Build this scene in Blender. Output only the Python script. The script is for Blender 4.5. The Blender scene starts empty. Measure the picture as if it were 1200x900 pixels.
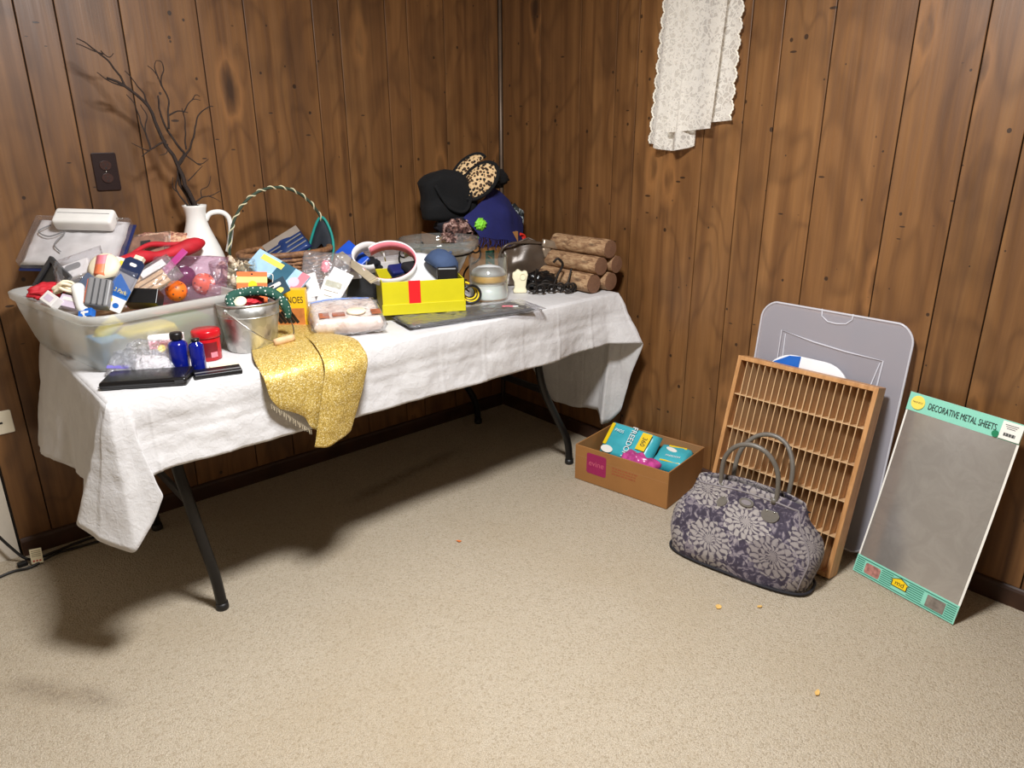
import bpy, bmesh, math, random
from mathutils import Vector, Matrix, Euler, noise
random.seed(7)
D = bpy.data
SC = bpy.context.scene
COL = SC.collection
rad = math.radians

# ------------------------------------------------------------------ camera, world, lights, exposure
cam_d = D.cameras.new('camera'); cam = D.objects.new('camera', cam_d); COL.objects.link(cam)
cam_d.sensor_fit = 'HORIZONTAL'; cam_d.sensor_width = 36; cam_d.lens = 36 * 841.07 / 1200; cam_d.clip_start = 0.02
yaw, pitch, roll = rad(48.37366), rad(19.20891), rad(-0.2939)
fw = Vector((math.cos(yaw) * math.cos(pitch), math.sin(yaw) * math.cos(pitch), -math.sin(pitch)))
rt = Vector((math.sin(yaw), -math.cos(yaw), 0)); up = rt.cross(fw)
rt, up = math.cos(roll) * rt + math.sin(roll) * up, -math.sin(roll) * rt + math.cos(roll) * up
mw = Matrix((rt, up, -fw)).transposed().to_4x4(); mw.translation = (-2.32322, -2.68176, 1.34291)
cam.matrix_world = mw
SC.camera = cam

world = D.worlds.new('world'); SC.world = world; world.use_nodes = True
world.node_tree.nodes['Background'].inputs[0].default_value = (1.0, 0.95, 0.9, 1)
world.node_tree.nodes['Background'].inputs[1].default_value = 0.0

def ceiling_lamp(name, loc, size, power, col):
    l = D.lights.new(name, 'AREA'); l.shape = 'DISK'; l.size = size; l.energy = power; l.color = col
    o = D.objects.new(name, l); COL.objects.link(o); o.location = loc
    return o
LAMP_A = (-1.6, -1.78, 2.26)
ceiling_lamp('ceiling_lamp_offscreen', LAMP_A, 0.36, 46, (0.98, 0.985, 1.0))

vs = SC.view_settings
vs.view_transform = 'Standard'; vs.look = 'None'; vs.gamma = 1; vs.use_curve_mapping = False
vs.exposure = 0.87

# ------------------------------------------------------------------ material helpers
def rgb(r, g, b):
    f = lambda c: (c / 255 / 12.92) if c / 255 <= 0.04045 else ((c / 255 + 0.055) / 1.055) ** 2.4
    return (f(r), f(g), f(b), 1)
class NT:
    def __init__(s, name):
        s.m = D.materials.new(name); s.m.use_nodes = True; s.t = s.m.node_tree; s.t.nodes.clear()
        s.out = s.n('ShaderNodeOutputMaterial')
    def n(s, typ, ins=None, **kw):
        nd = s.t.nodes.new(typ)
        for k, v in kw.items(): setattr(nd, k, v)
        if ins:
            for k, v in ins.items(): s.set(nd.inputs[k], v)
        return nd
    def set(s, sock, v):
        if isinstance(v, bpy.types.NodeSocket): s.t.links.new(v, sock)
        elif isinstance(v, bpy.types.Node): s.t.links.new(v.outputs[0], sock)
        else: sock.default_value = v
    def math(s, op, a, b=0.0, c=0.0, clamp=False):
        nd = s.n('ShaderNodeMath', {0: a, 1: b, 2: c}, operation=op); nd.use_clamp = clamp; return nd.outputs[0]
    def mix(s, f, a, b, mode='MIX'):
        nd = s.n('ShaderNodeMix', data_type='RGBA', blend_type=mode)
        s.set(nd.inputs[0], f); s.set(nd.inputs[6], a); s.set(nd.inputs[7], b); return nd.outputs[2]
    def ramp(s, f, stops, interp='LINEAR'):
        nd = s.n('ShaderNodeValToRGB', {0: f}); cr = nd.color_ramp; cr.interpolation = interp
        while len(cr.elements) < len(stops): cr.elements.new(0.5)
        for e, (p, c) in zip(cr.elements, stops): e.position = p; e.color = c if len(c) == 4 else (*c, 1)
        return nd.outputs[0]
    def coord(s, scale=(1, 1, 1), which='Object', off=None):
        tc = s.n('ShaderNodeTexCoord')
        mp = s.n('ShaderNodeMapping', {'Vector': tc.outputs[which], 'Scale': scale})
        if off is not None: s.set(mp.inputs['Location'], off)
        return mp.outputs[0]
    def noise(s, vec, scale=5, detail=3, rough=0.5, dist=0.0, out=0):
        return s.n('ShaderNodeTexNoise', {'Vector': vec, 'Scale': scale, 'Detail': detail, 'Roughness': rough, 'Distortion': dist}).outputs[out]
    def voro(s, vec, scale=5, feature='F1', rnd=1.0, dim='3D'):
        nd = s.n('ShaderNodeTexVoronoi', feature=feature, voronoi_dimensions=dim)
        s.set(nd.inputs['Vector'], vec); nd.inputs['Scale'].default_value = scale; nd.inputs['Randomness'].default_value = rnd
        return nd
    def bump(s, h, strength=0.3, dist=0.01):
        return s.n('ShaderNodeBump', {'Height': h, 'Strength': strength, 'Distance': dist}).outputs[0]
    def bsdf(s, col, rough=0.5, metal=0.0, normal=None, **kw):
        p = s.n('ShaderNodeBsdfPrincipled', {'Base Color': col, 'Roughness': rough, 'Metallic': metal})
        if normal is not None: s.set(p.inputs['Normal'], normal)
        for k, v in kw.items(): s.set(p.inputs[k.replace('_', ' ')], v)
        return p
    def done(s, sh):
        s.set(s.out.inputs['Surface'], sh); return s.m
_mc = {}
def mat(name, col, rough=0.5, metal=0.0, var=0.12, vscale=25, bump=0.0, bscale=60, **kw):
    """plain stuff with slight mottling and fine relief"""
    if name in _mc: return _mc[name]
    t = NT(name); c = t.coord()
    n = t.noise(c, vscale, 3)
    lo = tuple(x * (1 - var) for x in col[:3]) + (1,); hi = tuple(min(1, x * (1 + var)) for x in col[:3]) + (1,)
    base = t.ramp(n, [(0.3, lo), (0.7, hi)])
    nm = t.bump(t.noise(c, bscale, 4), bump, 0.004) if bump else None
    _mc[name] = t.done(t.bsdf(base, rough, metal, nm, **kw)); return _mc[name]
def clear(name, tint=(0.95, 0.96, 0.97), haze=0.08, hazecol=(0.9, 0.9, 0.92), rough=0.08, gloss=0.6, crinkle=0.0, cscale=30, transl=0.5):
    if name in _mc: return _mc[name]
    t = NT(name)
    nm = None
    if crinkle: nm = t.bump(t.noise(t.coord(), cscale, 3, 0.5, 0.6), crinkle, 0.02)
    tr = t.n('ShaderNodeBsdfTransparent', {0: (*tint, 1)})
    df = t.n('ShaderNodeBsdfDiffuse', {0: (*hazecol, 1)}); tl = t.n('ShaderNodeBsdfTranslucent', {0: (*hazecol, 1)})
    gl = t.n('ShaderNodeBsdfGlossy', {0: (1, 1, 1, 1), 1: rough})
    lw = t.n('ShaderNodeLayerWeight', {0: 0.5}); fr = None
    if nm is not None:
        for x in (df, gl, lw): t.set(x.inputs['Normal'], nm)
    fr = t.math('MULTIPLY_ADD', t.math('POWER', lw.outputs['Facing'], 4.0), 0.9, 0.045)
    m1 = t.n('ShaderNodeMixShader', {0: transl, 1: df, 2: tl})
    m2 = t.n('ShaderNodeMixShader', {0: haze, 1: tr, 2: m1})
    m3 = t.n('ShaderNodeMixShader', {0: t.math('MULTIPLY', fr, gloss), 1: m2, 2: gl})
    _mc[name] = t.done(m3.outputs[0]); return _mc[name]

# ------------------------------------------------------------------ mesh helpers
def catmull(pts, n):
    """resample a polyline of Vectors with a Catmull-Rom spline, n samples"""
    pts = [Vector(p) for p in pts]; m = len(pts) - 1; out = []
    for i in range(n):
        t = i / (n - 1) * m; k = min(int(t), m - 1); f = t - k
        p0, p1, p2, p3 = pts[max(k - 1, 0)], pts[k], pts[k + 1], pts[min(k + 2, m)]
        out.append(0.5 * ((2 * p1) + (p2 - p0) * f + (2 * p0 - 5 * p1 + 4 * p2 - p3) * f * f + (3 * p1 - p0 - 3 * p2 + p3) * f ** 3))
    return out
def lerp_list(vals, n):
    m = len(vals) - 1; out = []
    for i in range(n):
        t = i / (n - 1) * m; k = min(int(t), m - 1); f = t - k; out.append(vals[k] * (1 - f) + vals[k + 1] * f)
    return out
I4 = Matrix.Identity(4)
def T(x=0, y=0, z=0): return Matrix.Translation((x, y, z))
def RX(d): return Matrix.Rotation(rad(d), 4, 'X')
def RY(d): return Matrix.Rotation(rad(d), 4, 'Y')
def RZ(d): return Matrix.Rotation(rad(d), 4, 'Z')
def face(loc, az, el, rl=0):
    """frame with X right, Y up, Z along the normal given by azimuth and elevation (degrees)"""
    z = Vector((math.cos(rad(az)) * math.cos(rad(el)), math.sin(rad(az)) * math.cos(rad(el)), math.sin(rad(el))))
    x = Vector((-math.sin(rad(az)), math.cos(rad(az)), 0)); y = z.cross(x)
    m = Matrix((x, y, z)).transposed().to_4x4() @ RZ(rl); m.translation = loc
    return m
class MB:
    def __init__(s): s.v = []; s.f = []
    def add(s, vs, fs, M=I4):
        o = len(s.v); s.v += [tuple(M @ Vector(v)) for v in vs]; s.f += [tuple(i + o for i in f) for f in fs]; return s
    def box(s, size, c=(0, 0, 0), M=I4):
        x, y, z = [d / 2 for d in size]; a, b, d = c
        vs = [(a + i * x, b + j * y, d + k * z) for k in (-1, 1) for j in (-1, 1) for i in (-1, 1)]
        return s.add(vs, [(0, 2, 3, 1), (4, 5, 7, 6), (0, 1, 5, 4), (2, 6, 7, 3), (0, 4, 6, 2), (1, 3, 7, 5)], M)
    def grid(s, P, cu=False, cv=False, M=I4):
        nu, nv = len(P), len(P[0]); vs = [p for r in P for p in r]; fs = []
        for i in range(nu if cu else nu - 1):
            for j in range(nv if cv else nv - 1):
                a, b = i, (i + 1) % nu; c, d = j, (j + 1) % nv
                fs.append((a * nv + c, b * nv + c, b * nv + d, a * nv + d))
        return s.add(vs, fs, M)
    def lathe(s, prof, n=28, M=I4, sx=1, sy=1):
        P = [[(r * math.cos(2 * math.pi * j / n) * sx, r * math.sin(2 * math.pi * j / n) * sy, z) for j in range(n)] for r, z in prof]
        o = len(s.v); s.grid(P, False, True, M)
        if prof[0][0] > 1e-5: s.f.append(tuple(o + j for j in reversed(range(n))))
        if prof[-1][0] > 1e-5: s.f.append(tuple(o + (len(prof) - 1) * n + j for j in range(n)))
        return s
    def shell(s, prof, t, n=28, M=I4, sx=1, sy=1):
        """open vessel: outer profile bottom to rim, given a wall of thickness t"""
        inner = [(max(r - t, 0.0005), z + (t if i == 0 else 0)) for i, (r, z) in enumerate(prof)]
        full = [(0.0002, prof[0][1])] + prof + inner[::-1] + [(0.0002, prof[0][1] + t)]
        return s.lathe(full, n, M, sx, sy)
    def tube(s, path, r, n=8, M=I4, closed=False):
        path = [Vector(p) for p in path]; m = len(path)
        rr = r if isinstance(r, (list, tuple)) else [r] * m
        P = []; prev = None
        for i, p in enumerate(path):
            if closed: t = path[(i + 1) % m] - path[i - 1]
            else: t = path[min(i + 1, m - 1)] - path[max(i - 1, 0)]
            t = t.normalized() if t.length > 1e-9 else Vector((0, 0, 1))
            if prev is None:
                a = Vector((0, 0, 1)) if abs(t.z) < 0.9 else Vector((1, 0, 0)); u = t.cross(a).normalized()
            else:
                u = prev - t * prev.dot(t); u = u.normalized() if u.length > 1e-6 else t.orthogonal().normalized()
            prev = u; w = t.cross(u)
            P.append([p + (u * math.cos(2 * math.pi * j / n) + w * math.sin(2 * math.pi * j / n)) * rr[i] for j in range(n)])
        o = len(s.v); s.grid(P, closed, True, M)
        if not closed:
            s.f.append(tuple(o + j for j in reversed(range(n)))); s.f.append(tuple(o + (m - 1) * n + j for j in range(n)))
        return s
    def prism(s, poly, z0, z1, M=I4):
        n = len(poly); vs = [(x, y, z0) for x, y in poly] + [(x, y, z1) for x, y in poly]
        fs = [tuple(reversed(range(n))), tuple(range(n, 2 * n))] + [(i, (i + 1) % n, n + (i + 1) % n, n + i) for i in range(n)]
        return s.add(vs, fs, M)
    def ball(s, r, c=(0, 0, 0), sc=(1, 1, 1), n=16, M=I4):
        prof = [(max(r * math.sin(math.pi * i / n), 1e-4), -r * math.cos(math.pi * i / n)) for i in range(n + 1)]
        return s.lathe(prof, n + 4, M @ Matrix.Translation(c) @ Matrix.Diagonal((*sc, 1)))
    def pillow(s, w, h, t, amp=0.0, seed=0, n=16, M=I4, sc=14.0, p=0.35, base=0.15):
        """closed puffed packet in the XY plane, thickness along Z"""
        def pt(i, j, side):
            u, v = i / n * 2 - 1, j / n * 2 - 1
            e = max((1 - u * u) * (1 - v * v), 0) ** p
            nz = noise.noise(Vector((u * w * sc, v * h * sc, seed * 3.1 + side * 5))) * amp
            edge = 1 if (abs(u) > 0.999 or abs(v) > 0.999) else 0
            ox = noise.noise(Vector((u * 2, v * 2, seed + 9))) * amp * 0.6
            return (u * w / 2 + ox, v * h / 2 + ox * 0.7, 0 if edge else side * (t / 2 * (base + (1 - base) * e) + nz * (0.3 + e)))
        for side in (1, -1):
            P = [[pt(i, j, side) for j in range(n + 1)] for i in range(n + 1)]
            if side < 0: P = P[::-1]
            s.grid(P, M=M)
        return s
    def blob(s, r, sc=(1, 1, 1), amp=0.2, freq=3.0, seed=0, n=24, M=I4, flat=None):
        P = []
        for i in range(n + 1):
            th = math.pi * i / n; row = []
            for j in range(n * 2):
                ph = math.pi * j / n
                d = Vector((math.sin(th) * math.cos(ph), math.sin(th) * math.sin(ph), -math.cos(th)))
                k = 1 + amp * (noise.noise(d * freq + Vector((seed, seed * 2.3, 0))) + 0.6 * abs(noise.noise(d * freq * 2.2 + Vector((0, seed, 4)))))
                q = Vector((d.x * sc[0], d.y * sc[1], d.z * sc[2])) * r * k
                if flat is not None: q.z = max(q.z, flat)
                row.append(q)
            P.append(row)
        return s.grid(P, False, True, M)
def build(b, name, m, parent=None, smooth=False, bevel=0.0, sub=0, solid=0.0, M=None, merge=True, seg=2):
    me = D.meshes.new(name); me.from_pydata(b.v, [], b.f)
    bm = bmesh.new(); bm.from_mesh(me)
    if merge: bmesh.ops.remove_doubles(bm, verts=bm.verts, dist=1e-6)
    bmesh.ops.recalc_face_normals(bm, faces=bm.faces)
    bm.to_mesh(me); bm.free()
    me.materials.append(m)
    o = D.objects.new(name, me); COL.objects.link(o)
    if parent: o.parent = parent
    if M is not None: o.matrix_local = M
    if smooth:
        for p in me.polygons: p.use_smooth = True
    if bevel:
        md = o.modifiers.new('bevel', 'BEVEL'); md.width = bevel; md.segments = seg; md.limit_method = 'ANGLE'; md.angle_limit = rad(40)
        md.harden_normals = False
    if solid:
        md = o.modifiers.new('solid', 'SOLIDIFY'); md.thickness = solid; md.offset = 0
    if sub:
        md = o.modifiers.new('sub', 'SUBSURF'); md.levels = sub; md.render_levels = sub
    return o
def tag(o, label, cat, group=None):
    o['label'] = label; o['category'] = cat
    if group: o['group'] = group
    return o
def thing(name, label, cat, M=I4, group=None):
    o = D.objects.new(name, None); o.empty_display_size = 0.05; COL.objects.link(o); o.matrix_world = M
    return tag(o, label, cat, group)
def struct(o):
    o['kind'] = 'structure'; return o
def text(name, body, size, m, parent, M, sx=1.0, align='CENTER', ext=0.0002):
    c = D.curves.new(name, 'FONT'); c.body = body; c.size = size; c.align_x = align; c.align_y = 'CENTER'; c.extrude = ext
    tmp = D.objects.new(name + '_src', c)
    me = D.meshes.new_from_object(tmp); D.objects.remove(tmp); D.curves.remove(c)
    me.materials.clear(); me.materials.append(m)
    o = D.objects.new(name, me); COL.objects.link(o); o.parent = parent
    o.matrix_local = M @ Matrix.Diagonal((sx, 1, 1, 1)); return o
def rrect(w, h, r, n=6, cx=0, cy=0):
    pts = []
    for k, (sx, sy) in enumerate(((1, 1), (-1, 1), (-1, -1), (1, -1))):
        for i in range(n + 1):
            a = rad(90 * k + 90 * i / n); pts.append((cx + sx * (w / 2 - r) + r * math.cos(a), cy + sy * (h / 2 - r) + r * math.sin(a)))
    return pts
def circ(r, n=28, cx=0, cy=0, sx=1, sy=1): return [(cx + r * math.cos(2 * math.pi * i / n) * sx, cy + r * math.sin(2 * math.pi * i / n) * sy) for i in range(n)]
def copy_tree(o, parent=None):
    c = o.copy(); COL.objects.link(c); c.parent = parent
    for ch in list(o.children):
        k = copy_tree(ch, c); k.matrix_local = ch.matrix_local
    return c

# ------------------------------------------------------------------ setting materials
def wood_wall(name, tone=1.0):
    t = NT(name)
    oi = t.n('ShaderNodeObjectInfo')
    rnd = oi.outputs['Random']
    off = t.n('ShaderNodeCombineXYZ', {0: t.math('MULTIPLY', rnd, 37.0), 1: 0.0, 2: t.math('MULTIPLY', rnd, 11.0)}).outputs[0]
    base = t.coord((1, 1, 1), off=off)
    def sc(v): return t.n('ShaderNodeMapping', {'Vector': base, 'Scale': v}).outputs[0]
    fine = t.noise(sc((90, 90, 2.2)), 1.0, 4, 0.6)
    mid = t.noise(sc((22, 22, 0.9)), 1.0, 3, 0.55, 0.4)
    warp = t.noise(sc((4.5, 4.5, 1.7)), 1.0, 2, 0.5, 0.3)
    sx = t.n('ShaderNodeSeparateXYZ', {0: base})
    cath = t.math('SINE', t.math('ADD', t.math('MULTIPLY', warp, 46.0), t.math('MULTIPLY', t.math('ADD', sx.outputs[0], sx.outputs[1]), 18.0)))
    cath = t.math('POWER', t.math('MULTIPLY_ADD', cath, 0.5, 0.5), 5.0)
    stain = t.noise(sc((3.2, 3.2, 1.9)), 1.0, 3, 0.6)
    col = t.ramp(mid, [(0.25, rgb(104 * tone, 68 * tone, 36 * tone)), (0.52, rgb(146 * tone, 101 * tone, 57 * tone)), (0.8, rgb(172 * tone, 124 * tone, 74 * tone))])
    col = t.mix(t.math('MULTIPLY', fine, 0.55), col, rgb(84 * tone, 50 * tone, 26 * tone))
    col = t.mix(t.math('MULTIPLY', cath, 0.30), col, rgb(66 * tone, 38 * tone, 19 * tone))
    col = t.mix(t.ramp(stain, [(0.52, (0, 0, 0)), (0.74, (0.62, 0.62, 0.62))]), col, rgb(62 * tone, 40 * tone, 24 * tone))
    # knots
    kv = t.voro(sc((4.2, 4.2, 1.5)), 1.0, 'F1')
    kd = t.math('ADD', kv.outputs['Distance'], t.math('MULTIPLY', t.noise(sc((30, 30, 12)), 1.0, 2), 0.10))
    knot = t.ramp(kd, [(0.10, (1, 1, 1)), (0.17, (0, 0, 0))])
    col = t.mix(t.math('MULTIPLY', knot, 0.8), col, rgb(44, 26, 14))
    halo = t.ramp(kd, [(0.17, (0, 0, 0)), (0.20, (0.6, 0.6, 0.6)), (0.27, (0, 0, 0))])
    col = t.mix(halo, col, rgb(168 * tone, 116 * tone, 66 * tone))
    # wormholes and dashes of the distressed finish
    dv = t.voro(sc((17, 17, 15)), 1.0, 'F1')
    rv = t.n('ShaderNodeSeparateColor', {0: dv.outputs['Color']})
    dot = t.math('LESS_THAN', dv.outputs['Distance'], t.math('MULTIPLY', rv.outputs[0], 0.125))
    ds = t.n('ShaderNodeMapping', {'Vector': base, 'Scale': (9, 9, 30), 'Rotation': (0, rad(24), rad(10))}).outputs[0]
    dv2 = t.voro(ds, 1.0, 'F1'); rv2 = t.n('ShaderNodeSeparateColor', {0: dv2.outputs['Color']})
    dash = t.math('LESS_THAN', dv2.outputs['Distance'], t.math('SUBTRACT', t.math('MULTIPLY', rv2.outputs[1], 0.24), 0.12))
    marks = t.math('MAXIMUM', dot, dash)
    col = t.mix(t.math('MULTIPLY', marks, 0.85), col, rgb(38, 23, 13))
    # plank to plank tone
    hs = t.n('ShaderNodeHueSaturation', {'Color': col, 'Value': t.math('MULTIPLY_ADD', rnd, 0.22, 0.90)})
    rough = t.math('MULTIPLY_ADD', fine, 0.25, 0.30)
    h = t.math('SUBTRACT', t.math('MULTIPLY', fine, 0.3), marks)
    return t.done(t.bsdf(hs.outputs[0], rough, 0, t.bump(h, 0.35, 0.004)))
M_wall = wood_wall("dark_panel_wood", 0.92)
M_groove = mat('groove_black', rgb(30, 19, 12), 0.8)
M_basewood = mat('baseboard_wood', rgb(58, 34, 20), 0.5, var=0.3, vscale=12)
M_white = mat('white_plastic', rgb(235, 232, 226), 0.35, var=0.03)
M_paint = mat('beige_paint', rgb(206, 196, 180), 0.7, var=0.03, bump=0.1, bscale=90)
M_ceil = mat('ceiling_paint', rgb(205, 198, 186), 0.9, var=0.03, bump=0.4, bscale=80)

def carpet():
    t = NT('beige_carpet'); c = t.coord()
    tuft = t.voro(c, 210, 'F1'); n1 = t.noise(c, 420, 2, 0.6); n2 = t.noise(c, 1.6, 4, 0.6, 0.3); n3 = t.noise(c, 55, 3, 0.7)
    base = t.ramp(n1, [(0.30, rgb(150, 136, 116)), (0.5, rgb(194, 180, 158)), (0.70, rgb(220, 208, 188))])
    g = t.n('ShaderNodeSeparateColor', {0: tuft.outputs['Color']}).outputs[0]
    base = t.mix(t.math('MULTIPLY', t.math('LESS_THAN', g, 0.16), 0.34), base, rgb(140, 122, 96))
    base = t.mix(t.ramp(n3, [(0.42, (0.16, 0.16, 0.16)), (0.6, (0, 0, 0))]), base, rgb(158, 138, 106))
    base = t.mix(t.ramp(n2, [(0.46, (0, 0, 0)), (0.72, (0.38, 0.38, 0.38))]), base, rgb(176, 157, 128))
    # two long soiled streaks trodden into the pile
    sep = t.n('ShaderNodeSeparateXYZ', {0: c}); x, y = sep.outputs[0], sep.outputs[1]
    def streak(ax, ay, bx, by, w, amt):
        dx, dy = bx - ax, by - ay; L = math.hypot(dx, dy); ux, uy = dx / L, dy / L
        px = t.math('SUBTRACT', x, ax); py = t.math('SUBTRACT', y, ay)
        al = t.math('ADD', t.math('MULTIPLY', px, ux), t.math('MULTIPLY', py, uy))
        ac = t.math('ABSOLUTE', t.math('ADD', t.math('SUBTRACT', t.math('MULTIPLY', px, uy), t.math('MULTIPLY', py, ux)), t.math('MULTIPLY_ADD', t.noise(c, 9, 3), 0.05, -0.025)))
        inl = t.math('MULTIPLY', t.ramp(t.math('DIVIDE', al, L), [(0, (0, 0, 0)), (0.2, (1, 1, 1)), (0.8, (1, 1, 1)), (1, (0, 0, 0))]), t.ramp(t.math('DIVIDE', ac, w), [(0.15, (1, 1, 1)), (1, (0, 0, 0))]))
        return t.math('MULTIPLY', t.math('MULTIPLY', inl, t.ramp(n3, [(0.3, (0.2, 0.2, 0.2)), (0.6, (1, 1, 1))])), amt)
    base = t.mix(streak(-2.32, -0.66, -2.09, -0.98, 0.05, 0.38), base, rgb(86, 68, 48))
    base = t.mix(streak(-1.2, -0.42, -0.5, -0.3, 0.05, 0.5), base, rgb(86, 68, 48))
    h = t.math('ADD', t.math('MULTIPLY', tuft.outputs['Distance'], -1.0), t.math('MULTIPLY', n1, 0.8))
    p = t.bsdf(base, 0.95, 0, t.bump(h, 0.7, 0.006)); p.inputs['Specular IOR Level'].default_value = 0.1
    return t.done(p)
M_carpet = carpet()

# ------------------------------------------------------------------ room shell
RX0, RY0, RZ1 = -4.4, -5.2, 2.32
struct(build(MB().box((4.6, 5.4, 0.1), (-2.2, -2.6, -0.05)), 'floor', M_carpet))
struct(build(MB().box((4.6, 5.4, 0.1), (-2.2, -2.6, RZ1 + 0.05)), 'ceiling', M_ceil))
wb = struct(build(MB().box((2.165, 0.1, RZ1), (-2.165 / 2, 0.058, RZ1 / 2)), 'wall_back', M_groove))
wr = struct(build(MB().box((0.1, 5.2, RZ1), (0.058, -2.6, RZ1 / 2)), 'wall_right', M_groove))
struct(build(MB().box((2.235, 0.1, RZ1), (-2.169 - 1.1175, 0.052, RZ1 / 2)), 'wall_alcove', M_paint))
struct(build(MB().box((0.1, 5.2, RZ1), (RX0 - 0.05, -2.6, RZ1 / 2)), 'wall_left', M_paint))
struct(build(MB().box((4.5, 0.1, RZ1), (-2.2, RY0 - 0.05, RZ1 / 2)), 'wall_front', M_paint))
def plank(a, b, wall, axis, m):
    """one panelling board between grooves a and b (distances from the corner)"""
    w = b - a - 0.0032
    P = MB().box((w, 0.009, RZ1 - 0.004), (0, 0, 0))
    o = build(P, 'plank', m, wall, bevel=0.0018, seg=2)
    mid = -(a + b) / 2
    o.matrix_world = T(mid, 0.0045, RZ1 / 2) if axis == 'x' else T(0.0045, mid, RZ1 / 2) @ RZ(90)
    return o
gA = [0.012, 0.082, 0.313, 0.498, 0.602, 0.806, 0.915, 1.173, 1.333, 1.572, 1.752, 1.856, 2.066, 2.163]
for a, b in zip(gA, gA[1:]): plank(a, b, wb, 'x', M_wall)
gB = [0.012, 0.262, 0.497, 0.685, 0.792, 1.108, 1.26, 1.374, 1.54, 1.774, 1.956, 2.09, 2.33, 2.5, 2.72, 2.83, 3.05, 3.3, 3.5, 3.72, 3.95, 4.2, 4.4, 4.65, 4.9, 5.19]
for a, b in zip(gB, gB[1:]): plank(a, b, wr, 'y', M_wall)
# slim metal strip that closes the corner
M_strip = mat('grey_corner_strip', rgb(122, 104, 88), 0.35, 0.3, var=0.1)
struct(build(MB().tube([(-0.006, -0.006, 0.0), (-0.006, -0.006, RZ1)], 0.008, 8), 'trim_1', M_strip, smooth=True))
def baseb(L):
    prof = [(0, 0), (0.011, 0), (0.011, 0.052), (0.008, 0.06), (0.003, 0.064), (0, 0.064)]
    b = MB(); b.grid([[(u * L, -y, z) for y, z in prof] for u in (0, 1)], False, True); n = len(prof)
    b.f.append(tuple(range(n))); b.f.append(tuple(range(2 * n - 1, n - 1, -1))); return b
bb = struct(build(baseb(2.14), 'baseboard_back', M_basewood)); bb.location = (-2.16, -0.0005, 0)
br = struct(build(baseb(5.1), 'baseboard_right', M_basewood)); br.matrix_world = T(-0.0005, -0.015, 0) @ RZ(-90)

# ------------------------------------------------------------------ wall fittings
M_brownpl = mat('brown_bakelite', rgb(40, 25, 24), 0.3, var=0.05)
M_darkslot = mat('slot_black', rgb(8, 7, 7), 0.6)
M_metal = mat('bright_metal', rgb(190, 188, 182), 0.25, 1.0, var=0.05)
o = thing('electrical_outlet', 'dark brown duplex power outlet on the panelled wall beside the bare branch', 'outlet', T(-1.694, -0.0005, 1.234) @ RX(90))
build(MB().prism(rrect(0.072, 0.117, 0.006), 0, 0.006), 'cover_plate', M_brownpl, o, bevel=0.0015)
for dy in (0.0195, -0.0195):
    r = build(MB().prism(circ(0.0175, 28, 0, dy, 1, 0.86), 0.0055, 0.0095), 'receptacle', mat('brown_receptacle', rgb(66, 46, 42), 0.2, var=0.05), o, bevel=0.001)
    build(MB().box((0.0022, 0.008, 0.0012), (-0.006, dy + 0.003, 0.0096)).box((0.0022, 0.0065, 0.0012), (0.006, dy + 0.003, 0.0096)).box((0.005, 0.005, 0.0012), (0, dy - 0.008, 0.0096)), 'slot', M_darkslot, r)
build(MB().lathe([(0.0001, 0.006), (0.003, 0.006), (0.0025, 0.0078), (0.0001, 0.008)], 12), 'screw', M_metal, o, True)
o = thing('cable_plate', 'cream wall plate with a cable hole low on the panelled wall', 'wall plate', T(-2.135, -0.0005, 0.478) @ RX(90))
M_cream = mat('cream_plastic', rgb(232, 222, 198), 0.4, var=0.03)
build(MB().prism(rrect(0.072, 0.076, 0.005), 0, 0.006), 'cover_plate', M_cream, o, bevel=0.0015)
build(MB().prism(rrect(0.016, 0.006, 0.002), 0.0055, 0.0075), 'slot', M_darkslot, o)
# cord with tag
o = thing('power_cord', 'black power cord lying at the foot of the panelled wall', 'cord', I4)
M_rubber = mat('black_rubber', rgb(26, 24, 23), 0.45)
pc = catmull([(-2.32, -0.02, 0.40), (-2.25, -0.035, 0.20), (-2.19, -0.045, 0.06), (-2.15, -0.06, 0.008), (-2.08, -0.06, 0.008), (-1.98, -0.045, 0.008), (-1.88, -0.06, 0.008), (-1.75, -0.05, 0.008)], 60)
build(MB().tube(pc, 0.0045, 8), 'cable', M_rubber, o, True)
pc = catmull([(-2.28, -0.12, 0.006), (-2.21, -0.10, 0.006), (-2.16, -0.11, 0.006), (-2.09, -0.09, 0.012), (-2.03, -0.075, 0.006), (-1.93, -0.085, 0.006)], 40)
build(MB().tube(pc, 0.0045, 8), 'cable', M_rubber, o, True)
build(MB().box((0.03, 0.018, 0.016), (-2.175, -0.075, 0.009)), 'plug', M_rubber, o, bevel=0.004)
M_tagpaper = mat('tag_paper', rgb(226, 214, 180), 0.7, var=0.03)
tg = build(MB().box((0.034, 0.001, 0.05)), 'tag', M_tagpaper, o, M=T(-2.135, -0.10, 0.034) @ RZ(-18) @ RX(-12))
M_tagprint = mat('tag_print', rgb(150, 140, 110), 0.7); M_redprint = mat('red_print', rgb(190, 60, 40), 0.7)
for k in range(4): build(MB().box((0.026, 0.0004, 0.0025), (0, -0.0007, 0.018 - k * 0.006)), 'print_line', M_tagprint, tg)
for k in range(3): build(MB().lathe([(0.003, 0), (0.003, 0.0004)], 12, T(-0.009 + k * 0.009, -0.0006, -0.016) @ RX(90)), 'print_dot', M_redprint, tg)

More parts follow.
